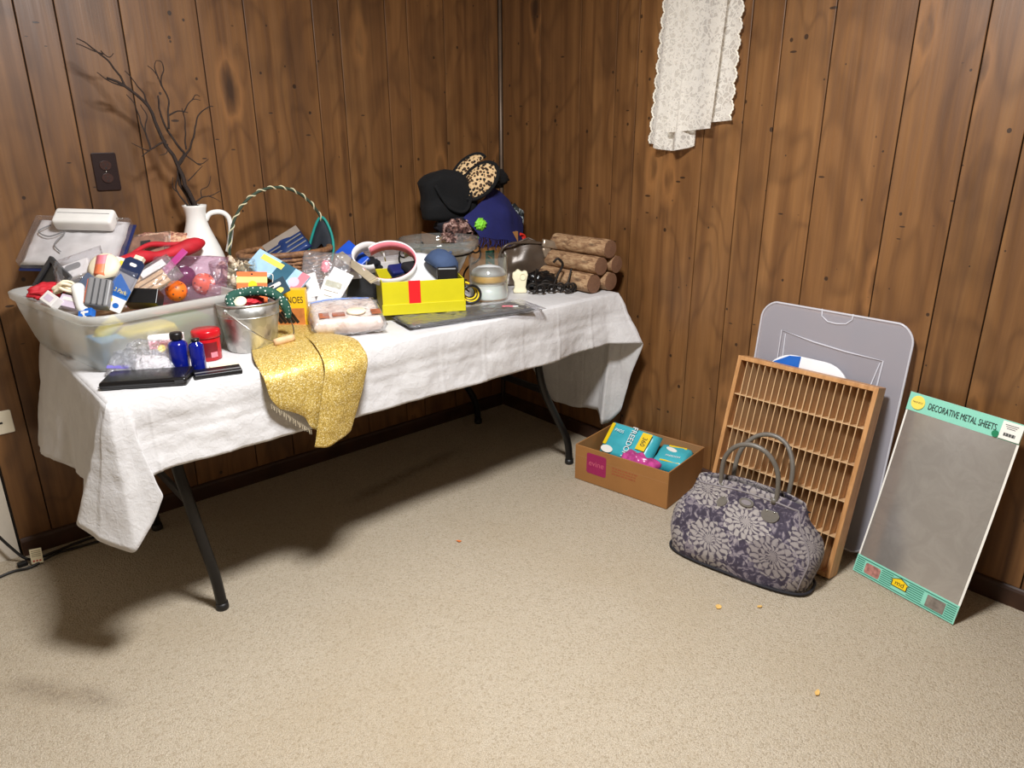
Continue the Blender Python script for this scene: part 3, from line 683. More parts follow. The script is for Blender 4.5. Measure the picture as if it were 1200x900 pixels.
build(MB().pillow(0.135, 0.125, 0.075, 0.003, 8, 14, p=0.2, base=0.35), 'wrapper', M_teal, o, True)
build(MB().prism(circ(0.026, 20, 0, 0, 1, 0.42), 0, 0.0012), 'picture', M_card, o, M=onp(-0.01, 0.018, 0.038) @ RZ(-20))
build(MB().prism(rrect(0.075, 0.009, 0.003), 0, 0.0015), 'yellow_label', M_brightyel, o, M=onp(0.005, 0.048, 0.031))
text('brand_print', 'FREEDOM', 0.014, M_whitep, o, onp(0.01, -0.022, 0.0385, 0))
build(MB().prism(rrect(0.08, 0.008, 0.003), 0, 0.0015), 'yellow_label', M_brightyel, o, M=onp(0.005, -0.049, 0.031))
pm = bxM @ T(0.050, -0.095, 0.120) @ RX(18) @ RZ(-8)
tag(build(MB().pillow(0.16, 0.09, 0.06, 0.014, 5, 22, sc=26), 'plastic_packet', M_pinkpl, None, True, M=pm), 'crumpled magenta plastic packet in front of the teal packages', 'packet')
o = thing('pad_package', 'teal pad package lying underneath on the bottom of the cardboard box', 'package', bxM @ T(0.02, 0.0, 0.028))
build(MB().pillow(0.32, 0.22, 0.042, 0.003, 12, 14, p=0.2, base=0.35), 'wrapper', M_teal, o, True)

# ------------------------------------------------------------------ scraps on the carpet
M_orange = mat('orange_paper', rgb(240, 130, 60), 0.6); M_straw = mat('straw_crumb', rgb(226, 182, 104), 0.7)
for (x, y, s, m, nm) in ((-1.013, -0.925, 0.010, M_orange, 'small bright orange paper scrap alone on the open carpet'), (-0.662, -1.738, 0.013, M_straw, 'pale straw crumb on the carpet in front of the floral bag'),
                         (-0.571, -1.82, 0.009, M_straw, 'tiny straw crumb beside the base of the floral bag'), (-0.78, -2.104, 0.012, M_straw, 'thin straw crumb on the carpet in front of the metal sheet')):
    pts = [(s * random.uniform(.6, 1.1) * math.cos(a), s * random.uniform(.35, .8) * math.sin(a)) for a in [i * 2 * math.pi / 7 for i in range(7)]]
    tag(build(MB().prism(pts, 0, 0.002), 'paper_scrap', m, M=T(x, y, 0.003) @ RZ(random.uniform(0, 180)) @ RX(8)), nm, 'scrap')

# ------------------------------------------------------------------ lace on the right wall
def lace():
    t = NT('ivory_lace'); c = t.coord()
    v1 = t.voro(c, 130, 'DISTANCE_TO_EDGE'); v2 = t.voro(c, 44, 'DISTANCE_TO_EDGE'); n = t.noise(c, 34, 3, 0.6, 1.5)
    fl = t.math('GREATER_THAN', n, 0.50)
    net = t.math('LESS_THAN', v1.outputs[0], 0.09); cord = t.math('LESS_THAN', v2.outputs[0], 0.075)
    fill = t.math('LESS_THAN', v1.outputs[0], 0.26)
    a = t.math('MAXIMUM', cord, t.math('MULTIPLY', fl, t.math('MULTIPLY_ADD', fill, 0.25, 0.75)))
    a = t.math('MULTIPLY_ADD', a, 0.32, t.math('MULTIPLY_ADD', net, 0.10, 0.62), clamp=True)
    p = t.bsdf(rgb(250, 245, 235), 0.8, 0, t.bump(t.math('ADD', fl, cord), 0.4, 0.003))
    tl = t.n('ShaderNodeBsdfTranslucent', {0: rgb(244, 236, 222)})
    s = t.n('ShaderNodeMixShader', {0: 0.25, 1: p.outputs[0], 2: tl.outputs[0]})
    tr = t.n('ShaderNodeBsdfTransparent')
    return t.done(t.n('ShaderNodeMixShader', {0: a, 1: tr.outputs[0], 2: s.outputs[0]}).outputs[0])
M_lace = lace(); M_lacecord = mat('lace_cord', rgb(246, 238, 224), 0.8)
o = thing('lace_runner', 'ivory lace runner with scalloped edges hanging folded on the panelled wall', 'lace', I4)
def lace_sheet(yl, yr, z0l, z0r, xo, ph, scal_l=False, scal_r=False, amp=0.010, wv=2.0, bell=0.0):
    """hanging layer: yl/yr = (top, bottom) lateral limits, z0 = hem heights; xo = distance from the wall"""
    b = MB(); nu, nv = 34, 240; ztop = 2.06; P = []
    for i in range(nu + 1):
        u = i / nu; row = []
        for j in range(nv + 1):
            v = j / nv; zb = z0l + (z0r - z0l) * u - bell * math.sin(math.pi * u)
            z = ztop + (zb - ztop) * v
            L = yl[0] + (yl[1] - yl[0]) * v; Rr = yr[0] + (yr[1] - yr[0]) * v
            if scal_l: L += 0.011 * abs(math.sin(z * math.pi / 0.050)) + 0.004 * abs(math.sin(z * math.pi / 0.0125)) - 0.004
            if scal_r: Rr -= 0.011 * abs(math.sin(z * math.pi / 0.050)) + 0.004 * abs(math.sin(z * math.pi / 0.0125)) - 0.004
            y = L + (Rr - L) * u
            row.append((-xo - amp * math.sin(u * math.pi * wv + ph) * (0.4 + 0.6 * v), y, z))
        P.append(row)
    return b.grid(P), P
def edge_cord(P, i, nm='scallop_edge'):
    build(MB().tube(P[i], 0.0032, 6), nm, M_lacecord, o, True)
b, P = lace_sheet((-0.935, -0.885), (-1.02, -0.99), 1.306, 1.30, 0.016, 0, scal_l=True, amp=0.006); build(b, 'back_layer', M_lace, o, True); edge_cord(P, 0)
b, P = lace_sheet((-0.96, -0.925), (-1.10, -1.085), 1.292, 1.30, 0.034, 1.0, amp=0.020, wv=3.4, bell=0.015); build(b, 'middle_layer', M_lace, o, True)
b, P = lace_sheet((-1.02, -0.985), (-1.215, -1.17), 1.345, 1.358, 0.050, 2.2, amp=0.007, wv=1.6); build(b, 'front_layer', M_lace, o, True)
b, P = lace_sheet((-1.16, -1.12), (-1.235, -1.222), 1.376, 1.384, 0.022, 0.5, scal_r=True, amp=0.004); build(b, 'side_layer', M_lace, o, True); edge_cord(P, -1)
build(MB().lathe([(0.0001, 0), (0.004, 0), (0.004, 0.05), (0.009, 0.052), (0.009, 0.056), (0.0001, 0.057)], 14, T(-0.012, -1.08, 2.065) @ RY(-90)), 'nail', M_metal, o, True)

# ================================================================== things on the table
# ------------------------------------------------------------------ translucent bin and what is in it
M_tote = clear('frosted_bin_plastic', (0.90, 0.91, 0.90), 0.40, (0.86, 0.86, 0.83), 0.3, 0.5, transl=0.55)
M_toterim = clear('frosted_bin_rim', (0.92, 0.93, 0.92), 0.55, (0.90, 0.90, 0.87), 0.3, 0.5, transl=0.5)
TA = 9.0
toteM = T(-1.792, -0.352, CZ) @ RZ(TA)
o = thing('storage_bin', 'translucent plastic storage bin heaped with small goods at the table end', 'bin', toteM)
def bin_rows():
    rows = []
    for z, w, h, r in ((0.0, 0.335, 0.485, 0.05), (0.004, 0.352, 0.502, 0.055), (0.03, 0.368, 0.520, 0.055), (0.11, 0.405, 0.560, 0.055), (0.142, 0.415, 0.572, 0.055)):
        rows.append([(x, y, z) for x, y in rrect(w, h, r, 6)])
    return rows
b = MB(); R_ = bin_rows(); b.grid(R_, False, True); b.f.append(tuple(range(len(R_[0]) - 1, -1, -1)))
build(b, 'body', M_tote, o, True, solid=0.0018)
b = MB(); b.grid([[(x, y, z) for x, y in rrect(w, h, r, 6)] for w, h, z, r in ((0.416, 0.573, 0.140, 0.055), (0.428, 0.585, 0.141, 0.06), (0.436, 0.593, 0.146, 0.06), (0.438, 0.595, 0.163, 0.06), (0.428, 0.585, 0.166, 0.06), (0.424, 0.581, 0.161, 0.058), (0.412, 0.569, 0.141, 0.055))], False, True)
build(b, 'rim', M_toterim, o, True)
def W(mx, az=None): return mx
CAM_AZ = 232.0      # azimuth from the table's left end towards the middle of the room
M_silver = mat('crinkled_silver', rgb(222, 218, 216), 0.28, 0.25, var=0.15, vscale=18, bump=0.5, bscale=24)
M_clearp = clear('clear_blister', (0.97, 0.97, 0.98), 0.07, (0.92, 0.92, 0.95), 0.06, 0.9)
M_bagp = clear('clear_bag', (0.95, 0.95, 0.97), 0.16, (0.92, 0.92, 0.95), 0.10, 1.0, crinkle=0.6, cscale=45)
M_navy = mat('navy_card', rgb(26, 36, 84), 0.5); M_black = mat('black_plastic', rgb(20, 19, 20), 0.35); M_blackcl = mat('black_cloth', rgb(22, 22, 26), 0.9, var=0.25, bump=0.2, bscale=200)
M_red = mat('red_cloth', rgb(190, 26, 40), 0.7, var=0.15); M_grey = mat('grey_plastic', rgb(120, 118, 118), 0.4, var=0.06)
M_dgrey = mat('dark_grey_plastic', rgb(52, 52, 54), 0.5); M_rust = mat('orange_face', rgb(196, 82, 34), 0.5, var=0.1)
M_creamc = mat('cream_goods', rgb(240, 226, 196), 0.5, var=0.05); M_pink = mat('pink_goods', rgb(238, 128, 140), 0.45, var=0.06); M_coral = mat('coral_goods', rgb(244, 128, 84), 0.45, var=0.08)
M_offw = mat('off_white_goods', rgb(230, 224, 220), 0.45, var=0.04); M_lilac = mat('lilac_goods', rgb(206, 190, 206), 0.45, var=0.08)
M_wood = mat('light_wood_goods', rgb(206, 168, 128), 0.6, var=0.15, vscale=40); M_yellow = mat('yellow_goods', rgb(240, 214, 70), 0.45, var=0.06)
M_green = mat('green_goods', rgb(92, 140, 90), 0.5, var=0.1); M_skyb = mat('sky_blue_goods', rgb(120, 174, 220), 0.45, var=0.08)
M_pinkbox = mat('salmon_goods', rgb(226, 136, 126), 0.5, var=0.1)
# filling at the bottom of the bin
def tb(x, y, z, rz=0): return toteM @ T(x, y, z) @ RZ(rz)
fills = [('folded_towel', 'folded pale yellow towel at the bottom of the translucent bin', 'towel', M_yellow, (0.15, 0.11, 0.085), (-0.02, -0.175, 0.050), 4),
         ('carton', 'small green carton deep inside the translucent bin', 'carton', M_green, (0.11, 0.14, 0.085), (0.10, -0.16, 0.051), -6),
         ('carton', 'salmon pink carton deep inside the translucent bin', 'carton', M_pinkbox, (0.10, 0.17, 0.088), (0.095, 0.01, 0.053), 3),
         ('carton', 'tan carton lying flat deep inside the translucent bin', 'carton', M_wood, (0.20, 0.16, 0.09), (-0.06, 0.0, 0.055), 8),
         ('folded_towel', 'folded off white towel under the silver packet in the bin', 'towel', M_offw, (0.29, 0.15, 0.09), (0.0, 0.165, 0.055), 0),
         ('carton', 'flat sky blue carton at the open end of the bin', 'carton', M_skyb, (0.07, 0.12, 0.07), (-0.130, -0.165, 0.045), -3)]
for nm, lab, cat, m, sz, c, rz in fills:
    soft = nm == 'folded_towel'
    tag(build(MB().box(sz), nm, m, None, bevel=0.018 if soft else 0.003, seg=4 if soft else 2, M=tb(*c, rz), smooth=soft), lab, cat)
# silver blister with a white battery box
o = thing('light_string_pack', 'silver foil light pack topped by a white battery box, leaning at the bin\'s back', 'package', face((-1.845, -0.150, 1.035), 236, 52, -4))
build(MB().pillow(0.27, 0.185, 0.030, 0.006, 2, 18, p=0.2, base=0.4), 'foil_tray', M_silver, o, True)
build(MB().box((0.29, 0.20, 0.004), (0, 0, -0.018)), 'backing_card', M_navy, o, bevel=0.001)
build(MB().box((0.282, 0.192, 0.034), (0, 0, 0.003)), 'clear_cover', M_clearp, o, bevel=0.006)
wv = catmull([(-0.08, 0.05, 0.024), (-0.105, 0.02, 0.026), (-0.07, 0.0, 0.026), (-0.03, 0.02, 0.026), (-0.045, -0.03, 0.026), (-0.02, -0.06, 0.026)], 30)
build(MB().tube(wv, 0.002, 6), 'wire', M_grey, o, True)
bb_ = build(MB().box((0.172, 0.060, 0.042), (0.026, 0.058, 0.042)), 'battery_box', M_white, o, bevel=0.010, seg=4, smooth=True)
build(MB().box((0.15, 0.0012, 0.001), (0.026, 0.064, 0.0635)), 'seam', M_grey, bb_)
build(MB().tube(catmull([(0.108, 0.066, 0.04), (0.114, 0.071, 0.04), (0.122, 0.066, 0.042), (0.134, 0.07, 0.04)], 12), 0.0018, 6), 'lead', M_metal, o, True)
# dark frames and red cloth at the left
o = thing('picture_frame', 'small dark picture frame standing on edge in the bin beside the silver pack', 'frame', face((-1.955, -0.305, 0.955), 205, 25, -28))
for a, sz, c in (('rail', (0.11, 0.014, 0.012), (0, 0.045, 0)), ('rail', (0.11, 0.014, 0.012), (0, -0.045, 0)), ('stile', (0.014, 0.076, 0.012), (0.048, 0, 0)), ('stile', (0.014, 0.076, 0.012), (-0.048, 0, 0))):
    build(MB().box(sz, c), a, M_dgrey, o, bevel=0.002)
build(MB().box((0.086, 0.08, 0.003), (0, 0, -0.002)), 'glass', M_black, o)
tag(build(MB().blob(0.05, (1.0, 0.55, 0.42), 0.35, 2.6, 4), 'cloth_pouch', M_red, None, True, M=T(-1.975, -0.335, 0.935) @ RZ(20)), 'crumpled red cloth pouch at the bin\'s outer end', 'pouch')
def small_box(name, lab, cat, sz, fr, m, stripe=None, sm=None):
    o = thing(name, lab, cat, fr)
    build(MB().box(sz), 'body', m, o, bevel=0.0015)
    if stripe:
        w, h, x, y = stripe; build(MB().box((w, h, 0.0008), (x, y, sz[2] / 2 + 0.0003)), 'label', sm, o)
    return o
small_box('soap_carton', 'white soap carton with a lilac label beside the red cloth pouch', 'carton', (0.05, 0.032, 0.024), face((-1.985, -0.435, 0.925), 215, 45, -25), M_offw, (0.03, 0.016, 0, 0), M_lilac)
small_box('soap_carton', 'lilac soap carton on the rim of the bin near the white tube', 'carton', (0.058, 0.034, 0.024), face((-1.945, -0.455, 0.915), 222, 40, -12), M_lilac, (0.04, 0.010, 0, 0.006), M_offw)
small_box('soap_carton', 'tiny bright blue carton against the bin wall below the white tube', 'carton', (0.036, 0.024, 0.02), face((-1.925, -0.520, 0.893), 222, 40, 10), M_blue, (0.02, 0.006, 0, 0), M_offw)
def tube_bottle(lab, fr, m, m2, L=0.09, r=0.017):
    o = thing('cream_tube', lab, 'tube', fr)
    prof = [(0.0005, -L / 2), (r * .95, -L / 2), (r, -L / 2 + 0.006), (r, L * .22), (r * .8, L * .34), (r * .55, L * .38), (r * .55, L / 2), (0.0005, L / 2)]
    build(MB().lathe(prof, 20, RX(90)), 'body', m, o, True)
    build(MB().lathe([(0.0005, L * .40), (r * .66, L * .40), (r * .62, L * .58), (0.0005, L * .58)], 16, RX(90)), 'cap', m2, o, True)
    return o
tube_bottle('white cream tube lying across the corner of the bin', face((-1.925, -0.485, 0.922), 225, 40, 28), M_white, M_offw, 0.10, 0.017)
tube_bottle('yellow cream tube pressed against the inside of the bin wall', face((-1.885, -0.515, 0.842), 240, 15, -50), M_yellow, M_creamc, 0.085, 0.019)
o = thing('cotton_bundle', 'knotted cream cotton string bundle among the small cartons', 'string', T(-1.945, -0.41, 0.945))
for k in range(4):
    pts = [(0.022 * math.cos(a + k) * (1 + .3 * math.sin(3 * a)), 0.018 * math.sin(a), 0.008 * math.sin(2 * a + k * 1.3) + 0.004 * k) for a in [i * 2 * math.pi / 20 for i in range(20)]]
    build(MB().tube(pts, 0.0042, 7, closed=True), 'loop', M_creamc, o, True)
# white clamshell with grey window
o = thing('earphone_pack', 'white clamshell pack with a grey window next to the striped round soap', 'package', face((-1.895, -0.345, 0.985), 228, 42, 24))
build(MB().box((0.075, 0.05, 0.016)), 'body', M_offw, o, bevel=0.004)
build(MB().prism(rrect(0.044, 0.02, 0.009, 5, -0.006, 0.008), 0.0075, 0.0092), 'window', M_grey, o)
build(MB().pillow(0.14, 0.10, 0.02, 0.005, 7, 14), 'wrapper', M_bagp, o, True, M=T(0.01, 0.0, 0.006))
o = thing('battery_blister', 'blue grey blister pack under the round soap in the bin', 'package', face((-1.885, -0.425, 0.95), 228, 35, -35))
build(MB().box((0.065, 0.05, 0.012)), 'body', mat('steel_blue', rgb(74, 90, 116), 0.4, var=0.25), o, bevel=0.003)
build(MB().pillow(0.07, 0.055, 0.022, 0.002, 3, 10), 'wrapper', M_clearp, o, True)
# round cream soap with pink and orange bands
o = thing('round_soap', 'round cream soap wrapped with a pink and orange band in the bin', 'soap', face((-1.838, -0.405, 0.992), 226, 40, 4))
build(MB().lathe([(0.0005, -0.02), (0.030, -0.02), (0.041, -0.012), (0.043, 0), (0.041, 0.010), (0.030, 0.018), (0.0005, 0.0205)], 36), 'body', M_creamc, o, True)
bd_ = []
for y0, y1, m in ((0.0, 0.043, M_pink), (-0.043, 0.0, M_coral)):
    P = []
    for i in range(13):
        y = y0 + (y1 - y0) * i / 12
        rr_ = abs(y); zt = 0.0208 if rr_ < .030 else 0.0185 - (rr_ - .030) / .013 * 0.016
        P.append([(-0.014, y, zt - .003), (-0.014, y, zt), (0.014, y, zt), (0.014, y, zt - .003)])
    build(MB().grid(P), 'band', m, o, True)
small_box('soap_carton', 'white and yellow flowered carton behind the hang card in the bin', 'carton', (0.07, 0.05, 0.02), face((-1.782, -0.385, 0.982), 228, 42, -18), M_offw, (0.022, 0.022, -0.004, 0.004), M_yellow)
small_box('soap_carton', 'coral carton peeking out behind the striped round soap', 'carton', (0.05, 0.035, 0.02), face((-1.80, -0.355, 0.992), 228, 42, 0), M_coral)
# grey grooved box with an orange face
o = thing('tool_box', 'grey ridged plastic block with a rusty orange face leaning on the bin\'s front wall', 'block', face((-1.892, -0.497, 0.940), 250, 28, -14))
build(MB().box((0.058, 0.078, 0.05), (0.012, 0, 0)), 'body', M_grey, o, bevel=0.006, seg=3)
build(MB().box((0.0015, 0.066, 0.04), (-0.0178, 0, 0)), 'orange_face', M_rust, o)
for k in range(3): build(MB().box((0.0035, 0.070, 0.003), (0.0 + k * 0.014, 0.0, 0.0258)), 'ridge', M_dgrey, o)
small_box('battery_block', 'dark grey rectangular block next to the grey ridged block', 'block', (0.042, 0.075, 0.03), face((-1.838, -0.462, 0.932), 232, 30, 12), M_dgrey)
# hang card
M_dnavy = mat('deep_navy', rgb(30, 42, 74), 0.45); M_cardblue = mat('card_blue', rgb(32, 98, 176), 0.4, var=0.04)
o = thing('hang_card', 'blue and white hang card reading 2 Pack in the front of the bin', 'package', face((-1.826, -0.515, 0.952), 228, 30, -22) @ Matrix.Scale(1.15, 4))
M_cardgrey = mat('card_grey', rgb(146, 144, 150), 0.4, var=0.1)
build(MB().box((0.052, 0.125, 0.002)), 'card', M_cardgrey, o)
build(MB().prism([(-0.026, 0.034), (0.026, 0.030), (0.026, 0.066), (0.016, 0.074), (-0.016, 0.074), (-0.026, 0.066)], 0.001, 0.0022), 'header', M_dnavy, o)
build(MB().prism(rrect(0.018, 0.008, 0.004, 4, 0, 0.058), 0.0022, 0.003), 'hang_hole', M_offw, o)
build(MB().prism([(-0.026, -0.028), (0.026, -0.028), (0.026, -0.005), (-0.018, 0.028), (-0.026, 0.010)], 0.001, 0.0022), 'blue_panel', M_cardblue, o)
build(MB().box((0.052, 0.034, 0.0012), (0, -0.045, 0.0016)), 'white_panel', M_offw, o)
build(MB().prism(circ(0.007, 16, -0.012, -0.040), 0.0022, 0.0027), 'picture', M_brightyel, o)
build(MB().prism(circ(0.008, 16, 0.008, -0.048, 1, 0.8), 0.0022, 0.0027), 'picture', M_cardblue, o)
text('card_text', '2 Pack', 0.0135, M_ylw, o, T(0.002, -0.012, 0.0026), sx=0.9)
build(MB().pillow(0.05, 0.06, 0.020, 0.001, 2, 10), 'blister', M_clearp, o, True, M=T(0, 0.012, 0.008))
# bag of clothes pegs with white roll
o = thing('brush_bag', 'clear bag of wooden brushes with a white label in the middle of the bin', 'bag', face((-1.738, -0.440, 0.945), 236, 38, 36))
for k in range(4): build(MB().box((0.12, 0.014, 0.012), (-0.01, -0.028 + k * 0.017, -0.004)), 'brush', M_wood, o, bevel=0.003)
build(MB().box((0.075, 0.022, 0.004), (0.03, 0.02, 0.011)), 'label', M_offw, o, bevel=0.001)
build(MB().pillow(0.175, 0.092, 0.034, 0.004, 11, 16, base=0.4), 'wrapper', M_bagp, o, True)
small_box('domino_block', 'small pale wooden block with dark dots standing up in the bin', 'block', (0.026, 0.05, 0.018), face((-1.742, -0.36, 0.985), 232, 40, -22), M_creamc, (0.006, 0.006, 0, 0.01), M_wood)
small_box('case', 'black case tucked between the hang card and the purple bag', 'case', (0.09, 0.045, 0.05), face((-1.770, -0.485, 0.905), 235, 35, -4), M_black)
# purple zip bag with balls
M_purple = clear('purple_bag', (0.90, 0.76, 0.86), 0.12, (0.70, 0.40, 0.60), 0.10, 1.0, crinkle=0.6, cscale=40)
M_zip = mat('magenta_zip', rgb(176, 62, 128), 0.35, var=0.1); M_plum = mat('plum_ball', rgb(104, 40, 84), 0.3, var=0.1); M_oball = mat('orange_ball', rgb(240, 112, 26), 0.45, var=0.08)
o = thing('zip_bag', 'purple tinted zip bag holding balls in the corner of the bin', 'zip bag', face((-1.615, -0.400, 0.925), 232, 36, 0))
build(MB().pillow(0.23, 0.155, 0.080, 0.010, 21, 24, p=0.3, base=0.1), 'bag', M_purple, o, True)
build(MB().box((0.022, 0.20, 0.006), (0, 0, 0.0), T(-0.058, -0.004, 0.052) @ RZ(-38)), 'zip_strip', M_zip, o, bevel=0.002)
def dotted_ball(r, M, lab, m):
    o = thing('dotted_ball', lab, 'ball', M)
    build(MB().ball(r, n=18), 'body', m, o, True)
    g = (1 + 5 ** .5) / 2
    for k in range(26):
        zz = 1 - 2 * (k + .5) / 26; ph = 2 * math.pi * k / g; q = Vector((math.sqrt(1 - zz * zz) * math.cos(ph), math.sqrt(1 - zz * zz) * math.sin(ph), zz))
        build(MB().lathe([(0.0001, -0.001), (r * .075, -0.001), (r * .075, 0.0006), (0.0001, 0.0006)], 8), 'hole', M_dgrey, o, M=Matrix.Translation(q * r) @ q.to_track_quat('Z', 'Y').to_matrix().to_4x4())
    return o
dotted_ball(0.031, T(-1.665, -0.435, 0.905), 'orange dotted ball half behind the magenta zip strip', M_oball)
dotted_ball(0.034, T(-1.570, -0.395, 0.907), 'orange dotted ball nearest the glass jar of shells', M_coral)
tag(build(MB().ball(0.035, n=18), 'ball', M_plum, None, True, M=T(-1.612, -0.352, 0.93)), 'shiny plum purple ball between the two orange balls', 'ball')
# red knitted strap, fabric, brown packet at the back
o = thing('red_sleeve', 'long bright red padded sleeve lying across the back of the bin', 'sleeve', I4)
rp = catmull([(-1.765, -0.27, 0.978), (-1.70, -0.265, 0.990), (-1.64, -0.255, 0.985), (-1.57, -0.245, 0.998), (-1.525, -0.235, 1.008), (-1.495, -0.228, 1.012)], 30)
build(MB().tube(rp, lerp_list([0.018, 0.022, 0.016, 0.019, 0.026, 0.022, 0.008], 30), 14), 'padding', M_red, o, True)
build(MB().tube(catmull([(-1.72, -0.245, 1.00), (-1.66, -0.215, 1.018), (-1.60, -0.205, 1.012), (-1.55, -0.215, 1.012)], 16), lerp_list([0.006, 0.009, 0.006], 16), 8), 'strap', M_red, o, True)
M_brownp = mat('brown_print', rgb(150, 108, 84), 0.5, var=0.4, vscale=35)
o = thing('photo_packet', 'brown printed packet in a clear sleeve lying behind the red sleeve', 'packet', face((-1.668, -0.170, 1.008), 236, 48, 8))
build(MB().box((0.13, 0.085, 0.006)), 'print', M_brownp, o, bevel=0.001); build(MB().box((0.03, 0.022, 0.001), (0.01, 0.01, 0.0036)), 'picture', M_black, o)
build(MB().pillow(0.17, 0.11, 0.018, 0.002, 6, 12), 'sleeve', M_clearp, o, True)
M_ruffle = NT('pink_print_fabric'); _c = M_ruffle.coord(); _n = M_ruffle.noise(_c, 55, 3, 0.6, 1.0)
M_ruffle = M_ruffle.done(M_ruffle.bsdf(M_ruffle.ramp(_n, [(0.35, rgb(120, 60, 56)), (0.5, rgb(206, 150, 120)), (0.62, rgb(226, 196, 158)), (0.75, rgb(190, 90, 90))]), 0.8))
tag(build(MB().blob(0.075, (1.35, 0.55, 0.36), 0.45, 2.8, 9, 30), 'printed_fabric', M_ruffle, None, True, M=T(-1.585, -0.125, 1.010) @ RZ(-12)), 'bunched pink and tan printed fabric against the wall behind the bin', 'fabric')
tag(build(MB().box((0.075, 0.03, 0.03)), 'rolling_pin', M_wood, None, bevel=0.012, seg=3, smooth=True, M=T(-1.735, -0.275, 0.965) @ RZ(20)), 'rounded light wooden rolling pin end below the silver pack', 'rolling pin')

# ------------------------------------------------------------------ pitcher and branch
M_ceramic = mat('white_ceramic', rgb(240, 238, 232), 0.18, var=0.02)
PX, PY = -1.478, -0.135
o = thing('pitcher', 'white ceramic pitcher with a looped handle against the panelled wall', 'pitcher', T(PX, PY, CZ))
prof = [(0.062, 0.0), (0.076, 0.01), (0.088, 0.06), (0.090, 0.12), (0.082, 0.18), (0.066, 0.235), (0.047, 0.280), (0.035, 0.315), (0.031, 0.338), (0.035, 0.362), (0.041, 0.378)]
build(MB().shell(prof, 0.005, 36), 'body', M_ceramic, o, True, sub=1)
hd = catmull([(0.029, 0, 0.325), (0.046, 0, 0.347), (0.080, 0, 0.350), (0.102, 0, 0.332), (0.106, 0, 0.295), (0.098, 0, 0.255), (0.086, 0, 0.215)], 26)
build(MB().tube([(p.x * math.cos(-.25), p.x * math.sin(-.25), p.z) for p in hd], 0.0085, 12), 'handle', M_ceramic, o, True)
M_bark = mat('dark_twig_bark', rgb(46, 34, 28), 0.85, var=0.3, vscale=60, bump=0.4, bscale=120)
o = thing('bare_branch', 'bare dark twisted branch standing in the white pitcher', 'branch', I4)
def twig(name, pts, r0, r1, parent=None, wob=0.006, n=26):
    pts = [Vector((-1.475 + (a + 1.475) * 0.93, PY - 0.005 + d, 1.12 + (z - 1.12) * 0.90)) for a, d, z in pts]; r0 *= 1.12; r1 *= 1.15; sm = catmull(pts, n)
    sm = [p + Vector((noise.noise(p * 30) * wob, noise.noise(p * 30 + Vector((5, 0, 0))) * wob, 0)) for p in sm]
    return build(MB().tube(sm, lerp_list([r0, r1], n), 7), name, M_bark, parent or o, True)
main = twig('stem', [(-1.455, 0.0, 0.92), (-1.468, 0.0, 1.10), (-1.500, 0.0, 1.20), (-1.515, 0.005, 1.265), (-1.555, 0.0, 1.37), (-1.578, 0.005, 1.46), (-1.640, 0.0, 1.525), (-1.69, 0.005, 1.55)], 0.0075, 0.003)
twig('stem', [(-1.47, 0.012, 0.92), (-1.482, 0.012, 1.11), (-1.508, 0.02, 1.20), (-1.505, 0.02, 1.27), (-1.480, 0.015, 1.305), (-1.51, 0.01, 1.34), (-1.54, 0.01, 1.42), (-1.545, 0, 1.50)], 0.006, 0.0022)
